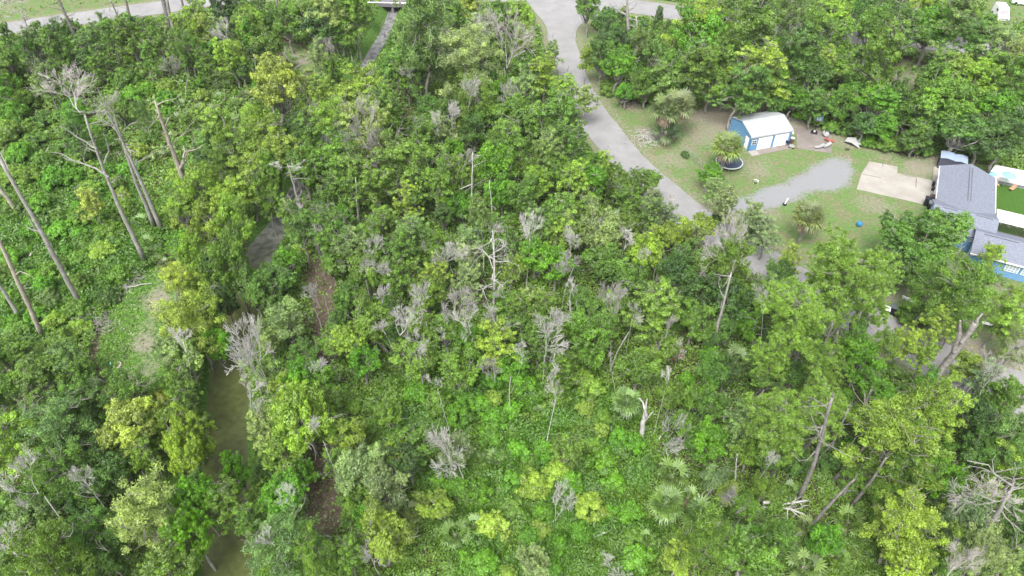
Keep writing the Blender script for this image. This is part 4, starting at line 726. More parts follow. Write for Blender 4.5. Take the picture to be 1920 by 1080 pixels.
# bare white twig crowns poking out of the canopy: x, y, r, proto, label
def bare(x, y, rpx, key, label, hk=1.0, hc=5.0, mtl=None, rx=0, ry=0):
    hc = hc + 1.8 if hc > 4.4 else hc; rpx *= 1.15
    p = G(x, y, hc); rm = rpx * depth(p) / F; tm, cm, Rr = PR[key]; b = Vector((p.x, p.y, gz(p.x, p.y)))
    lx, ly = rt.uniform(-.24, .24), rt.uniform(-.24, .24); b.x -= lx * hc; b.y -= ly * hc; ar, br_ = rt.uniform(.75, 1.3), rt.uniform(1.1, 1.9)
    e = thing('dead_tree', label, 'dead tree', b, 0, 'bare white dead trees'); e.rotation_euler = Vector((lx, ly, 1)).to_track_quat('Z', 'Y').to_euler()
    tr = obj('trunk', tm, e); H = hc - b.z
    s = rm * .85; sz = s * br_; zc = H - (Rr + .7) * sz       # the twig crown sits at its height on a stretched trunk
    tr.scale = (s * .8, s * .8, max(.3, (zc + Rr * sz) / Rr)); br = obj('branches', cm, e, (0, 0, zc)); br.scale = (s * ar, s / ar, sz); br.rotation_euler = (0, 0, rt.uniform(0, 6.28)); return e
for i, (x, y, r, key, lab, hc) in enumerate([
    (478, 668, 48, 'b0', 'white bare crown leaning out over the open ditch water', 5), (457, 618, 18, 'b3', 'small white twig top above the bare crown over the ditch', 5.5), (790, 575, 28, 'b5', 'dense white twig crown left of the tall white snag', 7),
    (742, 615, 28, 'b4', 'white twig crown lower left of the dense white one', 6), (877, 578, 24, 't1', 'narrow white bare crown just left of the tall white snag', 7), (945, 598, 24, 'b3', 'white twigs spreading right from the foot of the tall snag', 5),
    (1022, 638, 38, 'b2', 'open white bare crown leaning left in the middle woods', 6), (1166, 575, 26, 't2', 'white broom shaped bare crown left of the light green crown', 8), (1148, 548, 16, 'b3', 'small pinkish twig crown above the broom shaped one', 8),
    (1115, 618, 16, 'b4', 'small white twig tuft in the dark gap', 4), (1038, 690, 20, 'b1', 'low white twigs in front of the open bare crown', 4), (1274, 662, 18, 'b5', 'white twigs beside rusty orange leaves', 4), (848, 848, 44, 'b1', 'pale bare crown spreading among the shrubs left of the clearing', 4.5),
    (1045, 955, 26, 'b2', 'drooping bare white bush alone in the bright clearing', 2), (1252, 802, 32, 'b4', 'dead white fan of fallen branches right of the forked stump', 2.5), (950, 72, 46, 'q1', 'pale lilac twiggy crown near the junction', 9), (905, 55, 34, 'q0', 'lilac twig crown left of the largest lilac one', 9),
    (1395, 440, 34, 'q0', 'bare upright twigs above the feathery tree by the driveway', 9), (50, 890, 36, 'b3', 'bare grey crown in the lower left woods', 8), (30, 1018, 30, 'b4', 'curly white bare crown at the bottom left', 6), (158, 900, 22, 'b1', 'white twigs poking from the deep green tree lower left', 7),
    (465, 748, 22, 'b3', 'white twigs reaching over the ditch from the light tree', 6), (590, 800, 16, 'b0', 'small white twigs inside the big light tree right of the ditch', 8), (540, 932, 18, 'b2', 'white twigs in the bright tree right of the ditch', 7), (510, 1002, 18, 'b4', 'white twigs in the grey green tree at the bottom', 7),
    (690, 1045, 26, 'b1', 'grey twigs in front of the light tree at the bottom', 4), (1160, 1062, 20, 'b3', 'small bare bush at the bottom edge of the clearing', 1.5), (1335, 905, 22, 't3', 'wispy white crown near the row of fan palms', 5), (1432, 788, 20, 'b5', 'white twigs left of the front pine crown', 5),
    (1445, 870, 16, 'b2', 'thin white twigs below the front pine crown', 5), (345, 645, 20, 'b4', 'white twigs in the flecked tree by the sandy path', 6), (605, 690, 18, 'b1', 'white twigs on the tree beside the brown strip', 6), (690, 232, 30, 't1', 'white limbs inside the pale open tree above the ditch', 9),
    (745, 245, 28, 't3', 'slender white limbs left of the tall thin snag', 8), (850, 215, 20, 'b0', 'bare white twigs in the road woods', 6), (1855, 690, 30, 'q1', 'grey bare crown in front of the lower road', 6), (1880, 640, 26, 'q0', 'grey twigs at the right edge by the lower road', 7), (1790, 1050, 40, 'q1', 'lilac bare twigs at the bottom right', 6),
    (75, 118, 36, 'b0', 'collapsed white twiggy crown below the far road', 3), (430, 60, 22, 'b4', 'small bare white tree near the far road', 6), (610, 88, 16, 't0', 'white twig top beside the sandy clearing', 7), (335, 110, 16, 't2', 'tiny white forked tree in front of the far road woods', 5),
    (1205, 480, 16, 'b5', 'faint twigs in the light green tree', 7), (235, 545, 8, 'b1', 'tiny bare sapling by the sandy path', 2), (880, 300, 18, 't1', 'bare top beside the dense bright tree', 7), (700, 470, 16, 'b2', 'small bare twigs above the litter strip', 6), (985, 660, 14, 'b3', 'short white twigs left of the open bare crown', 5),
    (720, 520, 22, 'b1', 'grey tangled twigs right of the thick snag', 5), (830, 475, 20, 'b4', 'arching white twigs above the dense twig crown', 6), (1065, 470, 18, 't2', 'arched bare white sapling over a brown gap', 6), (1430, 560, 20, 'b5', 'grey twigs beside the dark trees by the lower road', 7)]):
    bare(x, y, r, key, lab, hc=hc)

# fallen logs and brush
def log(label, pa, pb, wpx, m, z=.3, twigs=0, name='fallen_log', cat='log', seed=0):
    rg = np.random.default_rng(seed + 9); a, b = G(*pa, z), G(*pb, z); r = .5 * wpx * depth(a) / F; c = (a + b) / 2; t = TB()
    pts = limb(t, (a - c), (b - c), r, r * .55, rg, 7, 5, .03); o = obj(name, t.mesh(name, m, True), None, c)
    if twigs:
        t2 = TB()
        for i in range(twigs): p = pts[int(rg.integers(1, 6))]; q = limb(t2, p, p + unit(b - c) * .7 * rg.uniform(.3, 1.5) + rg.normal(size=3) * [.8, .8, .5], r * .4, .012, rg, 4, 3, .15); limb(t2, q[2], q[2] + rg.normal(size=3) * .5, r * .2, .01, rg, 3, 2, .1)
        obj('twig', t2.mesh('twig', m), o)
    return tag(o, label, cat, 'fallen logs and branches')
log('white fallen branch with twigs below the thickest leaning pine', (1430, 942), (1514, 938), 7, M_DEAD, 1.2, 14, 'fallen_branch', 'branch', 1)
log('short white fallen branch under the longer one', (1467, 952), (1513, 968), 5, M_DEAD, .8, 6, 'fallen_branch', 'branch', 2)
log('pinkish straight log lying behind the pine trunks', (1584, 848), (1640, 849), 4, M_TAN, .6, 0, seed=3)
log('tan broken log in the dark gap left of the front pine', (1354, 784), (1370, 764), 7, M_TAN, .8, 0, seed=4)
log('tan cut log near the row of fan palms', (1403, 974), (1424, 986), 6, M_TAN, .5, 0, seed=5)
log('pale curved branch lying among shrubs at the right', (1795, 936), (1818, 978), 4, M_DEADG, 1.0, 0, seed=6)
log('tan log edge on the grass clearing', (222, 565), (226, 548), 7, M_TAN, .3, 2, seed=7)
log('long thin white pole lying on the grass clearing', (232, 538), (284, 532), 2.5, M_DEAD, .3, 0, seed=8)
log('pale split log in the left herbs', (56, 480), (62, 472), 4, M_TAN, .3, 0, seed=10)
log('white fallen branch by the yard palms with a bare end', (1165, 192), (1200, 172), 5, M_DEAD, .8, 8, 'fallen_branch', 'branch', 11)
log('thin pale log left of the concrete ring', (126, 622), (136, 598), 5, M_DEADG, .5, 0, seed=12)
log('fallen white limb in the lower left woods', (1130, 1000), (1152, 992), 3, M_DEAD, .5, 3, seed=13)
log('pole lying beside the sandy spot by the far road woods', (262, 127), (290, 126), 4, M_DEADG, .2, 0, seed=14)
def brush(label, x, y, wpx, hpx, n, seed, m):
    rg = np.random.default_rng(seed); c = G(x, y, 0); s = depth(c) / F; t = TB()
    for i in range(n): p = rg.normal(size=3) * [wpx * s * .3, hpx * s * .45, 0] + [0, 0, abs(rg.normal()) * .25 + .05]; d = unit(rg.normal(size=3) * [1, .8, .25] + [.5, .4, 0]) * rg.uniform(.4, 1.3); limb(t, p, p + d, .035, .012, rg, 4, 3, .08)
    o = obj('brush_pile', t.mesh('brush_pile', m), None, c); tag(o, label, 'brush pile', 'brush piles')
brush('grey pile of sticks at the top of the grass clearing', 245, 525, 44, 26, 130, 1, M_DEADG)
brush('lilac grey strewn sticks left of the grass clearing', 178, 612, 60, 30, 150, 2, M_DEADG)
brush('pale pile of dead fronds beside the narrow road', 1212, 262, 46, 34, 170, 3, M_DEAD)
brush('tan splintered brush where the fallen branch begins', 1172, 200, 24, 16, 60, 4, M_TAN)
brush('grey brush heap behind the shed', 1482, 226, 20, 10, 30, 5, M_DEADG)
# ------------------------------------------------------------------ ground cover (nobody could count it)
def plant_free(X, Y, m=0.0):
    return (sdist(X, Y, YARD) < -.3 - m) & (sdist(X, Y, ROAD_SIDE) < -1.2 - m) & (ldist(X, Y, MAIN) > 5.2 + m) & (ldist(X, Y, DITCH) > 2.6 + m)
def cover():
    rg = np.random.default_rng(21); n = 1300000
    d = 23 * (160 / 23) ** rg.random(n)                       # more points near by, where leaves show larger
    Y = d; X = (rg.random(n) - .5) * 2 * 1.0 * np.hypot(d, CAMH) * .76
    keep = plant_free(X, Y); X, Y, d = X[keep], Y[keep], d[keep]
    nz = fbm(X, Y, 3.1); bank = np.minimum(ldist(X, Y, BANK), ldist(X, Y, BANK2)); tr = ldist(X, Y, TRACK); lc = sdist(X, Y, LCLEAR); hb = np.maximum(sdist(X, Y, HERB), sdist(X, Y, LHERB)); gl = np.maximum(np.maximum(sdist(X, Y, GRASSYL), sdist(X, Y, VERGE_L)), np.maximum(sdist(X, Y, BACKYARD), sdist(X, Y, BACKYARD2)))
    pr = np.where(hb > -2, .85, .55 + .4 * (nz > .45)); pr = np.where(bank < 1.0 + nz, .05, pr); pr = np.where(lc > -.4, .22, pr); pr = np.where(tr < 1.3 + nz, .03, pr); pr = np.where(gl > -.5, .03, pr)
    keep = rg.random(len(X)) < pr; X, Y, d, nz, hb, lc = X[keep], Y[keep], d[keep], nz[keep], hb[keep], lc[keep]
    n1 = vnoise(X, Y, 1.1); n2 = vnoise(X + 50, Y, .5); hgt = .1 + 1.15 * np.clip(n1 * 1.5 - .3, 0, 1) * (.4 + .8 * n2); hgt = np.where(lc > -.4, .06, hgt)
    Z = ground_z(X, Y) + hgt * (rg.random(len(X)) ** .4)
    e = .08; gx = (vnoise(X + e, Y, 1.1) - n1) / e; gy = (vnoise(X, Y + e, 1.1) - n1) / e
    N = np.stack([-gx * 1.2, -gy * 1.2, np.full(len(X), 1.0)], 1) + rg.normal(size=(len(X), 3)) * .55
    S = (.055 + .0019 * d) * (.7 + .6 * rg.random(len(X)))
    C0 = np.stack([X, Y, Z], 1); c1, c2, c3 = np.array(COL['V']) * .66, np.array(COL['g']) * .85, np.array(COL['L']) * .72
    f = fbm(X + 90, Y, 4.5)[:, None]; f2 = np.clip((vnoise(X, Y + 30, 1.7)[:, None] - .45) * 2.2, 0, 1); hbm = np.clip(hb / 4 + .5, 0, 1)[:, None]
    cc = c1 * hbm + (1 - hbm) * np.array(COL['G']); cc = cc * (1 - f2 * .5) + c3 * f2 * .5; lm_ = (lc > -.6)[:, None] * .7; cc = cc * (1 - lm_) + np.array([.15, .215, .055]) * lm_; cc = cc * (1 - np.clip((.5 - f) * 3, 0, .7)) + c2 * np.clip((.5 - f) * 3, 0, .7)
    me = leaf_mesh('undergrowth', C0, N, S, rg, 1.8, None, M_COVER, cc); o = obj('undergrowth', me); tag(o, 'low green herbs and seedlings covering the ground between the trees', 'undergrowth', None, 'stuff')
    print('cover faces', len(X))
cover()
def grass():          # upright tufts in the herb clearing, the left clearing and along the lawn edges
    rg = np.random.default_rng(31); Ls = []
    n = 260000; d = 26 * (130 / 26) ** rg.random(n); Y = d; X = (rg.random(n) - .5) * 2 * np.hypot(d, CAMH) * .75
    hb = np.maximum(sdist(X, Y, HERB), sdist(X, Y, LHERB)); lc = sdist(X, Y, LCLEAR); bk = ldist(X, Y, DITCH); free = (sdist(X, Y, ROAD_SIDE) < -.3) & (ldist(X, Y, MAIN) > 4) & (bk > 2.6)
    yd = sdist(X, Y, YARD); v = vnoise(X, Y, 1.5); p = np.where(hb > 0, .9 * (v > .4), 0) + np.where(lc > 0, .5 * (ldist(X, Y, TRACK) > 1.2), 0) + np.where(bk < 6.5, .8, 0) + np.where((yd < .8) & (yd > -1.5), .3, 0)
    k = free & (rg.random(n) < p); X, Y, d, yd = X[k], Y[k], d[k], yd[k]; m = len(X); h = (.2 + .3 * rg.random(m)) * np.where(sdist(X, Y, LCLEAR) > 0, .4, 1) * np.where(yd > -1.5, .5, 1); wv = .018 + .0006 * d
    b = np.stack([X, Y, ground_z(X, Y)], 1); s = rg.normal(size=(m, 3)) * [1, 1, 0]; s = unit(s) * wv[:, None]; tip = b + np.stack([rg.normal(size=m) * .12, rg.normal(size=m) * .12, h], 1) + 0
    V = np.stack([b - s, b + s, tip + s * .15, tip - s * .15], 1).reshape(-1, 3); c = np.array(COL['V']) * (1.0 + .5 * rg.random((m, 1))) * [1.25, 1.1, 1]
    me = mesh_np('grass', V, np.full(m, 4), np.arange(4 * m), [M_COVER], leafv=rg.random(m), colr=c); o = obj('grass', me); tag(o, 'long grass along the ditch banks and in the clearings', 'grass', None, 'stuff'); print('grass', m)
grass()

# shrubs and saplings filling the woods between the traced plants
NB = []
def fill():
    rg = random.Random(5); arr = np.array([(a, b, c) for a, b, c, _ in PL]); pts = []; ns = no = 0; tries = 0
    while (ns < 175 or no < 110) and tries < 60000:
        tries += 1; x = rg.uniform(-40, 1960); y = rg.uniform(-15, 1120); p = G(x, y, 1.0); tree = rg.random() < .42
        if abs(x - 1873) < 75 and y < 90: continue
        r = rg.uniform(.9, 1.7) if not tree else rg.uniform(1.5, 2.6)
        if tree and no >= 110 or (not tree and ns >= 175): continue
        if not bool(plant_free(np.array([p.x]), np.array([p.y]), r * .6)[0]): continue
        q = np.array([p.x]), np.array([p.y]); g0 = G(x, y, 0); g0 = np.array([g0.x]), np.array([g0.y])
        if tree and (max(sdist(*g0, ROAD_SIDE)[0], sdist(*g0, YARD)[0]) > -r * 1.3 or ldist(*g0, DITCH)[0] < 3.5 + r): continue
        if sdist(*q, LCLEAR)[0] > -1.2 or min(ldist(*q, BANK)[0], ldist(*q, BANK2)[0]) < 1.6 or sdist(*q, BACKYARD)[0] > -1 or sdist(*q, VERGE_L)[0] > -3 or sdist(*q, BACKYARD2)[0] > -2 or sdist(*q, GRASSYL)[0] > -1: continue
        if tree and (sdist(*q, HERB)[0] > -2 or sdist(*q, LHERB)[0] > -2): continue
        dd = np.hypot(arr[:, 0] - p.x, arr[:, 1] - p.y) - arr[:, 2] * (.75 if tree else .45)
        if dd.min() < r * .55: continue
        if pts and min(math.hypot(a - p.x, b - p.y) - c * .8 for a, b, c in pts) < r * .7: continue
        pts.append((p.x, p.y, r)); rp = r * F / depth(p)
        if tree: place(rg.choice('oaaaw'), rg.choice('GGgGgVLB'), x, y, rp); no += 1
        else:
            h = sdist(*q, HERB)[0] > -2 or sdist(*q, LHERB)[0] > -2; place('s', rg.choice('VVVVGL' if h else 'GGgVDL'), x, y, rp); ns += 1
    k = 0
    while k < 34:      # more bare crowns standing in the middle of the woods
        x, y = rg.gauss(900, 230), rg.gauss(560, 170); p = G(x, y, 5.5); q = np.array([p.x]), np.array([p.y]); g0 = G(x, y, 0); h0 = np.array([g0.x]), np.array([g0.y])
        if not 40 < y < 780 or not plant_free(*q, 1.5)[0] or sdist(*h0, ROAD_SIDE)[0] > -2 or sdist(*h0, YARD)[0] > -2 or ldist(*h0, DITCH)[0] < 4 or any((a - x) ** 2 + (b - y) ** 2 < 900 for a, b in NB): continue
        NB.append((x, y)); k += 1; e = bare(x, y, rg.uniform(9, 24), rg.choice(['b0', 'b1', 'b2', 'b3', 'b4', 'b5', 't0', 't2']), '', hc=rg.uniform(4.6, 6.5)); want_label(e, rg.choice(['small bare white tree', 'thin leafless twiggy tree', 'slender silvery bare tree']), x, y)
    print('fill', ns, no, tries)
fill()

# ------------------------------------------------------------------ buildings
def frame(O, ang):
    c, s = math.cos(ang), math.sin(ang); return lambda x, y, z=0: Vector((O[0] + x * c - y * s, O[1] + x * s + y * c, z))
def local_box(t, x0, x1, y0, y1, z0, z1): t.box(((x0 + x1) / 2, (y0 + y1) / 2, (z0 + z1) / 2), (x1 - x0, y1 - y0, z1 - z0))
def wavemat(name, base, dark, scale, axis='X', rough=.5, strength=.4, stain=None):
    m = mat(name, base, rough, (stain, .9, .45, .75) if stain else None); n = m.node_tree; b = n.nodes['Principled BSDF']; tc = [q for q in n.nodes if q.type == 'TEX_COORD'][0]
    wv = n.nodes.new('ShaderNodeTexWave'); wv.bands_direction = axis; wv.inputs['Scale'].default_value = scale; n.links.new(tc.outputs['Object'], wv.inputs['Vector'])
    bp = n.nodes.new('ShaderNodeBump'); bp.inputs['Strength'].default_value = strength; bp.inputs['Distance'].default_value = .04; n.links.new(wv.outputs['Fac'], bp.inputs['Height']); n.links.new(bp.outputs[0], b.inputs['Normal']); return m
M_BLUE = wavemat('blue_metal_siding', (.105, .24, .42), None, 1.2, 'Z', .7, .6, (.13, .28, .46))
M_WROOF = wavemat('white_metal_roof', (.35, .37, .39), None, 1.6, 'X', .6, .9, (.28, .30, .32))
M_WHITE = mat('white_paint', (.80, .80, .80), .5, ((.72, .72, .71), 2, .4, .7))
M_DOORW = wavemat('white_door_panels', (.80, .81, .80), None, .9, 'Z', .4, .4)
M_GLASS = mat('dark_glass', (.06, .08, .10), .08, spec=.6)
M_SHING = mat('grey_shingles', (.125, .14, .175), 1.0, ((.21, .228, .28), 5, .3, .7), spec=.0)
M_RIDGE = mat('ridge_vent', (.10, .105, .12), .8)
M_HBLUE = wavemat('house_blue_siding', (.13, .27, .46), None, 1.6, 'Z', .6, .6)
M_BLACK = mat('black_plastic', (.015, .016, .02), .45, ((.03, .03, .04), 4, .4, .7))
M_STEEL = mat('galvanised_steel', (.42, .43, .44), .4, metal=.7)
def wedge(t, x0, x1, y0, y1, e, r, axis, over=.0):
    """gable end triangles + walls are separate; this is the solid gable roof, 0.12 thick"""
    th = .12
    if axis == 'x':
        m = (y0 + y1) / 2; sec = [(y0, e), (m, r), (y1, e)]; f = lambda u, s, z: (u, s, z)
        u0, u1 = x0, x1
    else:
        m = (x0 + x1) / 2; sec = [(x0, e), (m, r), (x1, e)]; f = lambda u, s, z: (s, u, z)
        u0, u1 = y0, y1
    b = sum(len(v) for v in t.V); V = []
    for u in (u0, u1):
        for s, z in sec: V.append(f(u, s, z))
        for s, z in sec: V.append(f(u, s, z - th))
    t.V.append(np.array(V)); q = lambda *a: t.F.append(tuple(b + i for i in a))
    q(0, 1, 7, 6); q(1, 2, 8, 7); q(3, 9, 10, 4); q(4, 10, 11, 5); q(0, 3, 4, 1); q(1, 4, 5, 2); q(6, 7, 10, 9); q(7, 8, 11, 10); q(0, 6, 9, 3); q(2, 5, 11, 8)
def wallbox(t, x0, x1, y0, y1, e, r, axis):
    """walls up to the eave with the gable triangles closed"""
    b = sum(len(v) for v in t.V)
    if axis == 'x': m = (y0 + y1) / 2; A_ = [(x0, y0), (x0, y1), (x1, y1), (x1, y0)]; gab = [((x0, m, r), 0, 1), ((x1, m, r), 2, 3)]
    else: m = (x0 + x1) / 2; A_ = [(x0, y1), (x1, y1), (x1, y0), (x0, y0)]; gab = [((m, y1, r), 0, 1), ((m, y0, r), 2, 3)]
    V = [(x, y, 0) for x, y in A_] + [(x, y, e) for x, y in A_] + [g[0] for g in gab]; t.V.append(np.array(V, float))
    t.F += [(b + 0, b + 1, b + 5, b + 8, b + 4), (b + 2, b + 3, b + 7, b + 9, b + 6), (b + 1, b + 2, b + 6, b + 5), (b + 3, b + 0, b + 4, b + 7), (b, b + 3, b + 2, b + 1)]
# blue shed: 7.0 wide (x, along the door front), 5.9 deep (y, away)
pB, pC = G(1402.5, 284), G(1478, 270.5); ang = math.atan2(pC.y - pB.y, pC.x - pB.x)
sh = thing('metal_shed', 'bright blue metal shed with white curved-edge roof and two roll-up doors', 'shed', pB, ang)
t = TB(); wallbox(t, 0, 6.9, 0, 5.9, 2.42, 3.3, 'x'); obj('wall', t.mesh('wall', M_BLUE), sh)
# roof sheet with rounded eaves
prof = []
sec = [(-.10, 2.18), (-.14, 2.3), (-.12, 2.42), (-.03, 2.55), (.18, 2.68), (2.95, 3.52), (5.72, 2.68), (5.93, 2.55), (6.02, 2.42), (6.04, 2.3), (6.0, 2.18)]
b0 = []; V = []; n = len(sec)
for u in (-.12, 7.02):
    for s, z in sec: V.append((u, s, z))
    for s, z in sec: V.append((u, s + (.05 if s < 3 else -.05), z - .07))
t = TB(); t.V.append(np.array(V)); N2 = 2 * n
for i in range(n - 1): t.F += [(i, i + 1, N2 + i + 1, N2 + i), (n + i, N2 + n + i, N2 + n + i + 1, n + i + 1), (i, n + i, n + i + 1, i + 1), (N2 + i, N2 + i + 1, N2 + n + i + 1, N2 + n + i)]
t.F += [(0, N2, N2 + n, n), (n - 1, n + n - 1, N2 + n + n - 1, N2 + n - 1)]
rf = obj('roof', t.mesh('roof', M_WROOF), sh)
t = TB()
for cx_, cy_, lx, ly in ((1.5, 3.5, .55, .22), (1.75, 3.7, .25, .3), (2.0, 3.55, .3, .16), (3.6, 4.2, .4, .14), (1.35, 3.62, .2, .12)):
    zz = 3.52 - abs(cy_ - 2.95) * .304 + .012; t.poly([(cx_ - lx / 2, cy_ - ly / 2, zz + .304 * ly / 2 * (1)), (cx_ + lx / 2, cy_ - ly / 3, zz + .304 * ly / 3), (cx_ + lx / 2.4, cy_ + ly / 2, zz - .304 * ly / 2), (cx_ - lx / 3, cy_ + ly / 2, zz - .304 * ly / 2)])
obj('rust_stain', t.mesh('rust_stain', mat('rust_stain', (.22, .23, .25), .8)), rf)
for x0 in (1.35, 4.15):
    t = TB(); local_box(t, x0, x0 + 2.35, -.05, .02, .03, 2.02); d_ = obj('garage_door', t.mesh('garage_door', M_DOORW), sh)
    t = TB(); 
    for z in (.5, .98, 1.46): local_box(t, x0 + .02, x0 + 2.33, -.056, -.05, z, z + .018)
    obj('seam', t.mesh('seam', mat('door_seam', (.45, .46, .46))), d_)
t = TB(); local_box(t, -.05, .02, .45, 1.3, .03, 2.0); d_ = obj('side_door', t.mesh('side_door', M_WHITE), sh); t = TB(); local_box(t, -.09, -.05, 1.15, 1.22, .95, 1.08); obj('handle', t.mesh('handle', M_BLACK), d_)
t = TB(); local_box(t, .3, 1.08, -.03, .01, 1.05, 1.85); w_ = obj('window', t.mesh('window', M_WHITE), sh)
t = TB()
for i in (0, 1):
    for k in (0, 1): local_box(t, .36 + i * .35, .66 + i * .35, -.045, -.03, 1.12 + k * .36, 1.42 + k * .36)
obj('pane', t.mesh('pane', M_GLASS), w_)
# trim boards at the corners
t = TB(); local_box(t, -.03, .06, -.03, .06, 0, 2.3); local_box(t, 6.84, 6.93, -.03, .06, 0, 2.3); obj('corner_trim', t.mesh('corner_trim', mat('dark_blue_trim', (.05, .16, .33), .5)), sh)

# house
HO = G(1757, 364, 2.6); HA = R(-26.3)
hs_ = thing('shingled_house', 'blue house with grey shingle gable roofs stepping down to the right', 'house', (HO.x, HO.y, 0), HA)
t = TB(); wallbox(t, .3, 6.7, -2.4, 7.3, 2.5, 3.75, 'y'); wallbox(t, -.2, 6.7, -7.55, -1.7, 2.45, 3.7, 'x'); wallbox(t, 4.8, 24, -10.75, -5.5, 2.4, 3.6, 'x'); obj('wall', t.mesh('wall', M_HBLUE), hs_)
t = TB(); wedge(t, 0, 7.0, -4.55, 7.65, 2.6, 3.86, 'y'); r1 = obj('roof', t.mesh('roof', M_SHING), hs_)
t = TB(); local_box(t, 3.3, 3.37, -1.9, 6.6, 3.8, 3.865); local_box(t, 3.63, 3.7, -1.9, 6.6, 3.8, 3.865); obj('ridge_vent', t.mesh('ridge_vent', M_RIDGE), r1)
t = TB(); wedge(t, -.5, 7.0, -7.9, -1.35, 2.58, 3.88, 'x'); r2 = obj('roof', t.mesh('roof', M_SHING), hs_)
t = TB(); local_box(t, .5, 2.3, -4.85, -4.78, 3.8, 3.86); local_box(t, 4.4, 6.3, -4.85, -4.78, 3.8, 3.86); obj('ridge_vent', t.mesh('ridge_vent', M_RIDGE), r2)
t = TB(); wedge(t, 4.45, 24.5, -11.1, -5.1, 2.5, 3.78, 'x'); r3 = obj('roof', t.mesh('roof', M_SHING), hs_)
t = TB(); local_box(t, 5.4, 9.2, -8.38, -8.31, 3.7, 3.75); obj('ridge_vent', t.mesh('ridge_vent', M_RIDGE), r3)
t = TB(); local_box(t, -.09, -.01, -.9, 7.6, 2.42, 2.56); local_box(t, 7.01, 7.09, -.9, 7.6, 2.42, 2.56); local_box(t, 4.45, 24.5, -11.2, -11.11, 2.32, 2.46); obj('gutter', t.mesh('gutter', M_WHITE), hs_)
for i, x0 in enumerate((8.6, 10.4, 12.6, 14.4, 17)):
    t = TB(); local_box(t, x0, x0 + 1.5, -10.8, -10.74, 1.0, 2.1); w_ = obj('window', t.mesh('window', M_WHITE), hs_); t = TB()
    for a in range(4):
        for b in range(3): local_box(t, x0 + .08 + a * .345, x0 + .08 + a * .345 + .28, -10.815, -10.8, 1.08 + b * .33, 1.08 + b * .33 + .27)
    obj('pane', t.mesh('pane', mat('pale_glass', (.30, .38, .44), .15, spec=.6)), w_)
t = TB(); local_box(t, .24, .3, 2.5, 5.0, .05, 2.1); obj('garage_door', t.mesh('garage_door', M_WHITE), hs_)
t = TB(); local_box(t, .22, .3, 5.7, 6.6, .05, 2.05); obj('door', t.mesh('door', M_WHITE), hs_)
t = TB(); local_box(t, 7.25, 24, -2.75, .05, 2.42, 2.52); pr_ = thing('patio_roof', 'flat white patio roof behind the grey shingled house', 'patio roof', (HO.x, HO.y, 0), HA); obj('roof_panel', t.mesh('roof_panel', M_WHITE), pr_)
t = TB(); [t.tube([(x, -.1, 0), (x, -.1, 2.42)], [.06, .06], 8) for x in (7.5, 11.5, 15.5, 19.5, 23.5)]; obj('post', t.mesh('post', M_WHITE), pr_)
HF = frame((HO.x, HO.y), HA)
for i in range(6): p = HF(7.7 + i * .95, .6 + .35 * (i % 2), 0); t = TB(); t.tube([(0, 0, 0), (0, 0, .09)], [.24, .2], 9); o = obj('stepping_stone', t.mesh('stepping_stone', M_CONC), None, p); tag(o, '', 'stepping stone', 'round stepping stones beside the patio roof'); o['label'] = f'round pale stepping stone beside the patio roof, {ORD[i] or ""}nearest the shingled roof'
# little blue roofed shed behind the house
p = HF(.1, 11.3); g = thing('garden_shed', 'small pale blue roofed garden shed behind the grey house', 'shed', p, HA); t = TB(); wallbox(t, .1, 3.5, .1, 1.9, 1.7, 1.78, 'x'); obj('wall', t.mesh('wall', mat('dark_wood', (.06, .06, .09), .7)), g)
t = TB(); wedge(t, 0, 1.85, 0, 2.0, 1.86, 2.0, 'y'); wedge(t, 1.87, 3.6, 0, 2.0, 1.8, 1.95, 'y'); obj('roof', t.mesh('roof', wavemat('pale_blue_metal', (.27, .34, .46), None, 2, 'X', .8, .3)), g)
# white raised deck with teal parasols
p = HF(6.6, 10.8); g = thing('raised_deck', 'long white raised deck behind the green turf at the right edge', 'deck', p, HA); t = TB(); t.prism([(0, 0), (17, .6), (17, 4.6), (1.0, 4.0)], .55, .72); obj('deck_top', t.mesh('deck_top', M_WHITE), g)
t = TB(); t.prism([(.15, .15), (16.8, .75), (16.8, 4.4), (1.1, 3.8)], 0, .55); obj('skirt', t.mesh('skirt', mat('grey_boards', (.2, .21, .23), .8)), g)
def parasol(x, y, r, h, label, c):
    g = thing('parasol', label, 'parasol', HF(x, y), HA, 'teal parasols'); t = TB(); t.tube([(0, 0, 0), (0, 0, h + .3)], [.03, .03], 6); obj('pole', t.mesh('pole', M_STEEL), g); t = TB(); n = 8
    ring = [(r * math.cos(i * 2 * math.pi / n), r * math.sin(i * 2 * math.pi / n), h) for i in range(n)]
    for i in range(n): t.poly([ring[i], ring[(i + 1) % n], (0, 0, h + .4)], (0, 0, -.02))
    obj('canopy', t.mesh('canopy', mat('teal_canvas', c, .7)), g)
parasol(8.9, 10.3, 1.0, 2.0, 'larger teal parasol in front of the white deck', (.20, .52, .52)); parasol(7.1, 10.6, .55, 1.5, 'smaller grey teal parasol by the house roof corner', (.17, .38, .45))
M_WOOD = mat('warm_wood', (.36, .2, .12), .7, ((.48, .3, .2), 5, .4, .7))
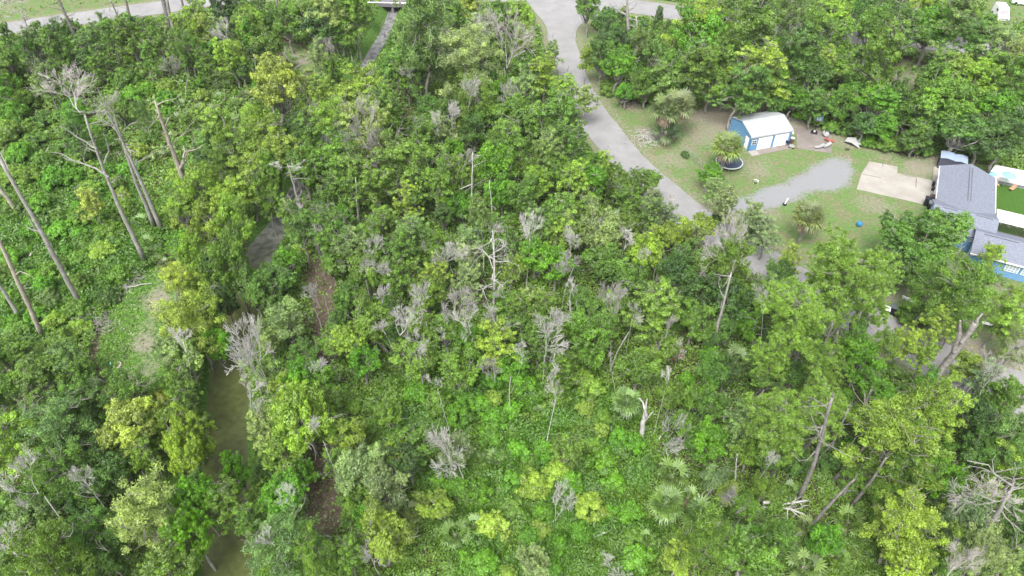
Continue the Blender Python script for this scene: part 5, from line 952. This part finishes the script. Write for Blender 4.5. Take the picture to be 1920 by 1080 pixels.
def chair(e, m, recl=.0, s=1.0, seat_m=None):
    """patio chair: seat, back, four legs"""
    seat_m = seat_m or m; t = TB(); t.box((0, 0, .4 * s), (.55 * s, .55 * s, .05 * s)); obj('seat', t.mesh('seat', seat_m), e)
    t = TB(); y = .27 * s; t.poly([(-.27 * s, y, .42 * s), (.27 * s, y, .42 * s), (.27 * s, y + (.25 + recl) * s, (.95 - recl * .5) * s), (-.27 * s, y + (.25 + recl) * s, (.95 - recl * .5) * s)], (0, .04, 0)); obj('backrest', t.mesh('backrest', seat_m), e)
    for a in (-1, 1):
        for b in (-1, 1): t = TB(); t.tube([(a * .25 * s, b * .25 * s, 0), (a * .24 * s, b * .22 * s, .38 * s)], [.018 * s] * 2, 5); obj('leg', t.mesh('leg', m), e)
    return e
def lounger(e, m, frame_m, L=1.9):
    e.scale = (.85,) * 3
    t = TB(); t.poly([(-.32, -.75, .34), (.32, -.75, .34), (.32, .25, .36), (-.32, .25, .36)], (0, 0, -.05)); obj('seat', t.mesh('seat', m), e)
    t = TB(); t.poly([(-.32, .27, .36), (.32, .27, .36), (.32, .95, .82), (-.32, .95, .82)], (0, .03, -.05)); obj('backrest', t.mesh('backrest', m), e)
    for a in (-1, 1):
        for y in (-.6, .3): t = TB(); t.tube([(a * .3, y, 0), (a * .28, y, .3)], [.022] * 2, 5); obj('leg', t.mesh('leg', frame_m), e)
    return e
c = thing('garden_chair', 'tan wooden chair between the teal parasols', 'chair', HF(8.0, 10.0), HA + .5); chair(c, M_WOOD)
c = thing('garden_chair', 'tan wooden chair right of the larger teal parasol', 'chair', HF(9.9, 9.8), HA - .6); chair(c, M_WOOD)

# ------------------------------------------------------------------ yard things
M_GREYF = mat('grey_fabric', (.40, .42, .43), .8); M_LT = mat('pale_plastic', (.30, .30, .295), .6); M_RED = mat('faded_red', (.36, .09, .07), .7); M_NAVY = mat('navy_fabric', (.03, .045, .12), .7)
S_ = 1.05
lounger(thing('sun_lounger', 'grey reclined lounger at the back of the stained patio', 'lounger', G(1551, 251), R(-25), 'loungers on the patio'), M_GREYF, M_BLACK)
chair(thing('garden_chair', 'dark frame chair with pale seat between the grey lounger and red one', 'chair', G(1548, 258), R(40)), M_BLACK, .1, 1.0, M_LT)
lounger(thing('sun_lounger', 'faded red lounger on the edge of the patio', 'lounger', G(1555, 266), R(70), 'loungers on the patio'), M_RED, M_BLACK)
lounger(thing('sun_lounger', 'pale folded lounger touching the red one', 'lounger', G(1548, 276), R(-65), 'loungers on the patio'), M_LT, M_BLACK)
lounger(thing('sun_lounger', 'pale lounger on the front left of the patio group', 'lounger', G(1534, 278), R(-80), 'loungers on the patio'), M_LT, M_BLACK)
# basketball hoop
p = G(1526, 250); g = thing('basketball_hoop', 'portable basketball hoop with blue backboard behind the patio', 'basketball hoop', p, R(-20))
t = TB(); t.box((0, 0, .12), (.95, .7, .24)); t.box((0, .1, .3), (.7, .4, .14)); obj('base', t.mesh('base', M_BLACK), g); t = TB(); t.box((0, -.1, .42), (.25, .25, .12)); obj('sandbag', t.mesh('sandbag', M_WHITE), g)
t = TB(); t.tube([(0, .1, .2), (.05, .15, 2.0), (.05, -.25, 2.75)], [.05, .05, .04], 8); obj('pole', t.mesh('pole', M_BLACK), g)
t = TB(); t.box((.05, -.32, 2.75), (1.15, .05, .75)); bb = obj('backboard', t.mesh('backboard', mat('blue_grey_board', (.07, .11, .23), .4)), g)
t = TB()
for dx, dz, lx, lz in ((0, .17, .5, .04), (0, -.17, .5, .04), (-.25, 0, .04, .36), (.25, 0, .04, .36)): t.box((.05 + dx, -.352, 2.72 + dz), (lx, .012, lz))
obj('target_square', t.mesh('target_square', M_WHITE), bb)
t = TB(); t.tube([(.05 + .23 * math.cos(a), -.6 + .23 * math.sin(a), 2.5) for a in np.linspace(0, 2 * math.pi, 15)], [.014] * 15, 5); obj('rim', t.mesh('rim', M_RED), g)
# trampoline
p = G(1366, 310); g = thing('trampoline', 'round dark trampoline with pale rim next to the yellow tinged palm', 'trampoline', p); rr = 1.9
t = TB(); t.tube([(rr * math.cos(a), rr * math.sin(a), .62) for a in np.linspace(0, 2 * math.pi, 37)], [.1] * 37, 6, False); obj('rim', t.mesh('rim', mat('pale_green_rim', (.42, .48, .47), .5)), g)
t = TB(); t.tube([(0, 0, .58), (0, 0, .60)], [rr - .1, rr - .1], 36); obj('mat', t.mesh('mat', mat('trampoline_mat', (.055, .07, .12), .6)), g)
for i in range(6): a = i * math.pi / 3 + .3; t = TB(); t.tube([(rr * math.cos(a), rr * math.sin(a), 0), (rr * math.cos(a), rr * math.sin(a), .58)], [.03, .03], 6); obj('leg', t.mesh('leg', M_STEEL), g)
# ball
me = bpy.data.meshes.new('yard_ball'); bm = bmesh.new(); bmesh.ops.create_uvsphere(bm, u_segments=24, v_segments=14, radius=.38); [setattr(f, 'smooth', True) for f in bm.faces]; bm.to_mesh(me); bm.free(); me.materials.append(mat('blue_ball', (.02, .16, .36), .35, ((.04, .24, .45), 2, .45, .6)))
p = G(1610, 424); tag(obj('yard_ball', me, None, (p.x, p.y, .37)), 'large blue ball lying on the front lawn', 'ball')
# white garden chair knocked about on the lawn, and a white post
chair(thing('garden_chair', 'white chair with a black seat patch alone on the lawn', 'chair', G(1417, 344), R(150)), M_WHITE, .05, 1.05, M_WHITE)
g = thing('marker_post', 'short white leaning post over a black base beside the gravel', 'post', G(1471, 384), 0); t = TB(); t.tube([(0, 0, .15), (.25, .1, 1.0)], [.09, .09], 8); obj('post', t.mesh('post', M_WHITE), g); t = TB(); t.tube([(0, 0, 0), (0, 0, .22)], [.3, .24], 10); obj('base', t.mesh('base', M_BLACK), g)
# things beside the shed's right corner
g = thing('folding_chair', 'navy folding chair by the shed corner', 'chair', G(1476, 271.5), R(150)); chair(g, M_NAVY, 0, 1.1)
g = thing('barrel', 'brown barrel with a white lid by the shed corner', 'barrel', G(1484, 268), 0); t = TB(); t.tube([(0, 0, 0), (0, 0, .4), (0, 0, .85)], [.26, .31, .27], 12); obj('body', t.mesh('body', mat('brown_barrel', (.12, .06, .05), .6)), g); t = TB(); t.tube([(0, 0, .85), (0, 0, .91)], [.3, .28], 12); obj('lid', t.mesh('lid', M_WHITE), g)
g = thing('push_mower', 'grey push mower with dark wheels in front of the barrel', 'mower', G(1484, 277), R(60)); t = TB(); t.box((0, 0, .26), (.5, .75, .2)); t.tube([(0, 0, .36), (0, 0, .55)], [.17, .13], 9); obj('body', t.mesh('body', M_LT), g)
t = TB(); t.tube([(-.2, .35, .3), (-.2, .95, .95), (.2, .95, .95), (.2, .35, .3)], [.02] * 4, 5); obj('handle', t.mesh('handle', M_BLACK), g)
for a in (-1, 1):
    for b in (-.3, .3): t = TB(); t.tube([(a * .24, b, .12), (a * .32, b, .12)], [.12, .12], 10); obj('wheel', t.mesh('wheel', M_BLACK), g)
p = G(1486, 251); t = TB(); t.tube([(0, 0, 0), (0, 0, .32)], [.15, .18], 10); tag(obj('bucket', t.mesh('bucket', M_WHITE), None, p), 'small white bucket on the ground right of the shed', 'bucket')
p = G(1367, 238); t = TB(); t.tube([(0, 0, 0), (0, 0, .35)], [.18, .2], 10); tag(obj('bucket', t.mesh('bucket', M_WHITE), None, p), 'small white bucket on the ground left of the shed', 'bucket')
# tarp over a tipped chair, faint bench, dark tray
g = thing('tarp_covered_frame', 'pale tarp draped over a dark frame at the yard edge', 'tarp', G(1598, 272), R(-30)); t = TB(); 
t.poly([(-1.0, .5, .75), (.1, .75, .95), (1.2, -.75, .12), (-.2, -.35, .5)], (0, 0, .03)); t.poly([(-1.0, .5, .75), (-.2, -.35, .5), (-1.2, -.1, .35)], (0, 0, .03)); obj('cover', t.mesh('cover', M_LT), g)
t = TB(); [t.tube(q, [.04, .04], 5) for q in ([(-1.1, .4, 0), (-1.0, .5, .75)], [(0, .7, 0), (.1, .7, .9)], [(-.2, -.35, 0), (-.2, -.3, .5)], [(-1.2, .1, .1), (1.0, -.5, .1)])]; obj('frame', t.mesh('frame', M_BLACK), g)
g = thing('garden_bench', 'faint grey bench with pale cushions right of the tarp', 'bench', G(1615, 275), R(-10)); t = TB(); t.box((0, 0, .4), (1.5, .45, .06)); t.box((0, .25, .7), (1.5, .05, .35)); obj('seat', t.mesh('seat', mat('bench_grey', (.25, .29, .30), .8)), g)
for a in (-.4, .25): t = TB(); t.box((a, 0, .48), (.4, .38, .09)); obj('cushion', t.mesh('cushion', mat('pale_pink', (.55, .45, .52), .8)), g)
for a in (-.68, .68): t = TB(); t.box((a, 0, .19), (.06, .4, .38)); obj('leg', t.mesh('leg', M_BLACK), g)
p = G(1588, 281); t = TB(); t.tube([(.3 * math.cos(a), .2 * math.sin(a), .08) for a in np.linspace(0, 6.28, 12)], [.06] * 12, 5); tag(obj('rubber_ring', t.mesh('rubber_ring', M_BLACK), None, p), 'small black ring lying left of the tarp', 'ring')
# bins and clutter at the house front corner
def bin_(px, py, label, m, s=1.0, lidm=None, grp='black bins by the house'):
    g = thing('wheeled_bin', label, 'bin', G(px, py), HA, grp); t = TB(); b = sum(len(v) for v in t.V); w0, w1 = .24 * s, .31 * s
    t.V.append(np.array([(x * w0, y * w0, .08) for x, y in ((-1, -1), (1, -1), (1, 1), (-1, 1))] + [(x * w1, y * w1 * 1.1, 1.0 * s) for x, y in ((-1, -1), (1, -1), (1, 1), (-1, 1))])); t.F += [(3, 2, 1, 0), (4, 5, 6, 7)] + [(i, (i + 1) % 4, 4 + (i + 1) % 4, 4 + i) for i in range(4)]
    obj('body', t.mesh('body', m), g); t = TB(); t.box((0, 0, 1.04 * s), (.68 * s, .74 * s, .07)); t.box((0, .36 * s, 1.07 * s), (.5 * s, .06, .06)); obj('lid', t.mesh('lid', lidm or m), g)
    for a in (-1, 1): t = TB(); t.tube([(a * .2 * s, .24 * s, .1), (a * .28 * s, .24 * s, .1)], [.1, .1], 8); obj('wheel', t.mesh('wheel', M_BLACK), g)
bin_(1735, 385, 'black bin at the lower corner of the concrete pad', M_BLACK, 1.15); bin_(1744, 379, 'brown lidded bin against the house wall', M_BLACK, 1.0, mat('brown_lid', (.10, .06, .06), .7)); bin_(1742, 394, 'dark bin with a grey lid near the house corner', M_BLACK, 1.2, mat('grey_lid', (.16, .19, .21), .6)); bin_(1744, 405, 'black bin farthest down the house wall', M_BLACK, 1.2)
bin_(1657, 592, 'black bin with white lid by the lower road', M_BLACK, 1.1, M_WHITE, 'bins by the lower road'); bin_(1671, 588, 'all black bin by the lower road', M_BLACK, 1.1, mat('grey_lid2', (.09, .11, .12), .6), 'bins by the lower road')
for (x, y, lx, ly, h, m, nm, lb, ct) in ((1752, 349, .8, .55, .45, M_BLACK, 'storage_box', 'dark storage box on the walk by the white house wall', 'box'), (1749, 357, .5, .4, .35, M_BLACK, 'planter', 'small black planter on the walk by the house', 'planter'), (1754, 341, .8, .3, .3, M_LT, 'storage_box', 'pale low box on the walk by the house', 'box')):
    t = TB(); t.box((0, 0, h / 2), (lx, ly, h)); t.box((0, 0, h + .02), (lx + .06, ly + .06, .05)); tag(obj(nm, t.mesh(nm, m), None, G(x, y) + Vector((0, 0, .055))), lb, ct).rotation_euler = (0, 0, HA)
# chain link fence along the grass strip
g = thing('chain_link_fence', 'thin chain link fence running from the short palm toward the round bush', 'fence', G(1286, 287), 0); o0 = G(1286, 287); o1 = G(1330, 332); v = o1 - o0; L = v.length; t2 = TB()
for i in range(4): t = TB(); q = v * (i / 3); t.tube([(q.x, q.y, 0), (q.x, q.y, 1.25)], [.03, .03], 6); obj('fence_post', t.mesh('fence_post', M_STEEL), g)
for z in (.08, 1.22): t2.tube([(0, 0, z), (v.x, v.y, z)], [.015, .015], 4)
nn = int(L / .3)
for i in range(nn):
    for s0, s1 in ((0, 1), (1, 0)):
        a = v * (i / nn); b = v * min(1, (i + 4) / nn); t2.tube([(a.x, a.y, .1 + 1.1 * s0), (b.x, b.y, .1 + 1.1 * s1)], [.006, .006], 3)
obj('mesh_wire', t2.mesh('mesh_wire', M_STEEL), g)
# ring on the road, ring on the grass
t = TB(); t.tube([(.62 * math.cos(a), .62 * math.sin(a), 0) for a in np.linspace(0, 2 * math.pi, 25)], [.09] * 25, 6, False); p = G(1259, 370); p.z = .08; tag(obj('manhole_ring', t.mesh('manhole_ring', M_CONC), None, p), 'pale round manhole ring on the narrow road', 'manhole ring')
p = G(222, 686); p.z = 0; g = thing('concrete_ring', 'pale concrete ring half buried in the grass clearing', 'concrete ring', p); g.rotation_euler = (R(8), R(-10), 0); V = []; t = TB(); n = 26
for rr_, z in ((.42, -.2), (.42, .22), (.34, .24), (.34, -.15)): V += [(rr_ * math.cos(i * 2 * math.pi / n), rr_ * math.sin(i * 2 * math.pi / n), z) for i in range(n)]
t.V.append(np.array(V)); t.F += [(k * n + i, k * n + (i + 1) % n, (k + 1) * n + (i + 1) % n, (k + 1) * n + i) for k in range(3) for i in range(n)]; obj('rim', t.mesh('rim', mat('pale_rim', (.62, .58, .44), .8)), g); t = TB(); t.tube([(0, 0, -.1), (0, 0, .05)], [.34, .34], 20); obj('fill', t.mesh('fill', mat('dead_leaves', (.2, .15, .14), .9, ((.35, .28, .27), 8, .4, .7), (9, .8))), g)
p = G(208, 683); t = TB(); t.box((0, 0, .12), (.12, .45, .06), .5); tag(obj('plastic_scrap', t.mesh('plastic_scrap', mat('pale_green_plastic', (.25, .55, .38), .4)), None, p), 'pale green plastic scrap left of the concrete ring', 'scrap')
# white edging blocks under the oak
for i in range(4): p = G(1694 + 6.6 * i, 559 + 2.7 * i); t = TB(); t.box((0, 0, .14), (.34, .26, .28)); tag(obj('edging_block', t.mesh('edging_block', M_WHITE), None, p), 'white edging block under the oak, ' + ('leftmost', 'second from the left', 'third from the left', 'rightmost')[i] + ' of four', 'block', 'white edging blocks').rotation_euler = (0, 0, R(-22))
g = thing('garden_bench', 'white bench on the grass beyond the sandy patch', 'bench', G(1850, 612), R(-18)); t = TB(); t.box((0, 0, .45), (1.3, .4, .07)); obj('seat', t.mesh('seat', M_WHITE), g)
for a in (-.5, .5): t = TB(); t.box((a, 0, .2), (.09, .34, .4)); obj('leg', t.mesh('leg', M_LT), g)
# utility pole with a street lamp among the pines
b = G(1588, 662); hh = top_of(b, 566); tp = G(1620, 566, hh); g = thing('utility_pole', 'weathered grey utility pole with a lamp arm among the roadside pines', 'utility pole', b); t = TB(); v = Vector((tp.x - b.x, tp.y - b.y, hh)); t.tube([(0, 0, 0), tuple(v)], [.17, .11], 10); obj('pole', t.mesh('pole', M_DEADG), g)
t = TB(); a0 = v * .97; t.tube([tuple(a0), (a0.x - .8, a0.y + .1, a0.z + .35), (a0.x - 1.5, a0.y + .1, a0.z + .3)], [.035] * 3, 6); arm = obj('lamp_arm', t.mesh('lamp_arm', M_BLACK), g); t = TB(); t.tube([(a0.x - 1.4, a0.y + .1, a0.z + .3), (a0.x - 1.75, a0.y + .1, a0.z + .27), (a0.x - 2.05, a0.y + .1, a0.z + .22)], [.08, .17, .08], 10); obj('lamp_head', t.mesh('lamp_head', M_WHITE), arm)
# thin roadside pole
for (x, y, yt, lb) in ((1103, 104, 84, 'thin grey roadside pole on the grass strip by the bend'),): b = G(x, y); h = top_of(b, yt); t = TB(); t.tube([(0, 0, 0), (0, 0, h)], [.05, .04], 6); t.box((0, 0, h), (.2, .04, .25)); tag(obj('roadside_pole', t.mesh('roadside_pole', M_STEEL), None, b), lb, 'pole')
# white camper van at the top right
p = G(1873, 33); g = thing('camper_van', 'white camper van parked on the grass at the top right', 'camper van', p, R(-12)); t = TB(); b = 0
sec = [(-2.4, .35), (-2.45, 1.0), (-1.6, 1.15), (-1.0, 1.95), (-.4, 2.25), (2.3, 2.2), (2.45, 1.6), (2.45, .35)]
n = len(sec); t.V.append(np.array([(-1.0 * (1 if z < 1.6 else .9), y, z) for y, z in sec] + [(1.0 * (1 if z < 1.6 else .9), y, z) for y, z in sec])); t.F += [tuple(range(n)), tuple(range(2 * n - 1, n - 1, -1))] + [(i, n + i, n + (i + 1) % n, (i + 1) % n) for i in range(n)]
obj('body', t.mesh('body', M_WHITE), g)
t = TB(); t.poly([(-.8, -1.55, 1.24), (.8, -1.55, 1.24), (.75, -1.07, 1.9), (-.75, -1.07, 1.9)], (0, -.03, .03)); obj('windscreen', t.mesh('windscreen', mat('grey_glass', (.25, .24, .26), .3)), g)
t = TB(); t.box((-.99, -.2, 1.62), (.06, .9, .42)); obj('window', t.mesh('window', M_GLASS), g); t = TB(); t.box((0, -2.46, .7), (1.5, .05, .2)); obj('grille', t.mesh('grille', M_LT), g)
for a in (-1, 1):
    for y in (-1.5, 1.5): t = TB(); t.tube([(a * .85, y, .34), (a * 1.03, y, .34)], [.34, .34], 14); w_ = obj('wheel', t.mesh('wheel', M_BLACK), g)
p = G(1916, 8); g = thing('parked_car', 'pale car partly cut by the top right corner', 'car', p, R(70)); t = TB(); sec = [(-2.2, .3), (-2.25, .75), (-1.2, .95), (-.6, 1.4), (1.0, 1.42), (1.7, 1.0), (2.2, .9), (2.2, .3)]; n = len(sec)
t.V.append(np.array([(-.88 * (1 if z < 1.1 else .82), y, z) for y, z in sec] + [(.88 * (1 if z < 1.1 else .82), y, z) for y, z in sec])); t.F += [tuple(range(n)), tuple(range(2 * n - 1, n - 1, -1))] + [(i, n + i, n + (i + 1) % n, (i + 1) % n) for i in range(n)]; obj('body', t.mesh('body', mat('silver_paint', (.55, .6, .62), .3)), g)
t = TB(); t.poly([(-.65, -1.12, 1.0), (.65, -1.12, 1.0), (.6, -.66, 1.38), (-.6, -.66, 1.38)], (0, -.02, .03)); t.box((-.8, .2, 1.2), (.08, 1.4, .28)); t.box((.8, .2, 1.2), (.08, 1.4, .28)); obj('window', t.mesh('window', M_GLASS), g)
for a in (-1, 1):
    for y in (-1.4, 1.35): t = TB(); t.tube([(a * .74, y, .31), (a * .9, y, .31)], [.31, .31], 12); obj('wheel', t.mesh('wheel', M_BLACK), g)
# bridge of the far road over the ditch
b = G(722, 14, .6); b.z = 0; g = thing('road_bridge', 'low concrete road bridge over the ditch at the top of the view', 'bridge', (b.x, b.y, 0), R(-3)); MC = mat('bridge_concrete', (.13, .12, .14), .9, ((.20, .185, .205), 1, .4, .7), (6, .3)); MDK = mat('bridge_opening_shade', (.10, .09, .11), .9)
X0, Y0 = G(688, 7, .6).x - b.x, G(720, 7, .6).y - b.y; X1 = G(768, 7, .6).x - b.x
t = TB(); t.box(((X0 + X1) / 2, Y0 + 4.5, .12), (X1 - X0, 9.0, .35)); obj('deck', t.mesh('deck', MC), g)
t = TB(); t.box(((X0 + X1) / 2, Y0 + .15, .45), (X1 - X0, .3, .4)); t.box(((X0 + X1) / 2, Y0 + 8.85, .45), (X1 - X0, .3, .55)); obj('parapet', t.mesh('parapet', MC), g)
t = TB(); t.tube([(X0, Y0, .8), (X1, Y0, .8)], [.09, .09], 6); [t.tube([(x, Y0, .5), (x, Y0, .8)], [.05, .05], 5) for x in np.linspace(X0, X1, 6)]; obj('guard_rail', t.mesh('guard_rail', M_STEEL), g)
t = TB(); t.box(((X0 + X1) / 2 + .6, Y0 + 4.4, -.95), (.5, 8.4, 1.9)); obj('pier', t.mesh('pier', MC), g); t = TB(); t.box((X0 + .2, Y0 + 4.4, -.95), (.4, 8.2, 1.9)); t.box((X1 - .2, Y0 + 4.4, -.95), (.4, 8.2, 1.9)); t.box(((X0 + X1) / 2, Y0 + 8.3, -.95), (X1 - X0 - .9, .2, 1.9)); obj('abutment', t.mesh('abutment', MDK), g)  # abutments and closing back wall; MDK paints in the shade of the opening
settle_labels()
print('objects', len(bpy.data.objects), cnt)

# thin summer haze
def haze():
    m = bpy.data.materials.new('haze'); m.use_nodes = True; n = m.node_tree; n.nodes.clear(); out = n.nodes.new('ShaderNodeOutputMaterial'); v = n.nodes.new('ShaderNodeVolumePrincipled')
    v.inputs['Color'].default_value = (.9, .94, 1, 1); v.inputs['Density'].default_value = HAZE; n.links.new(v.outputs[0], out.inputs['Volume'])
    t = TB(); t.box((0, 1500, 31.5), (10400, 13400, 67)); o = obj('haze', t.mesh('haze', m)); o['kind'] = 'stuff'
HAZE = .0001
haze()
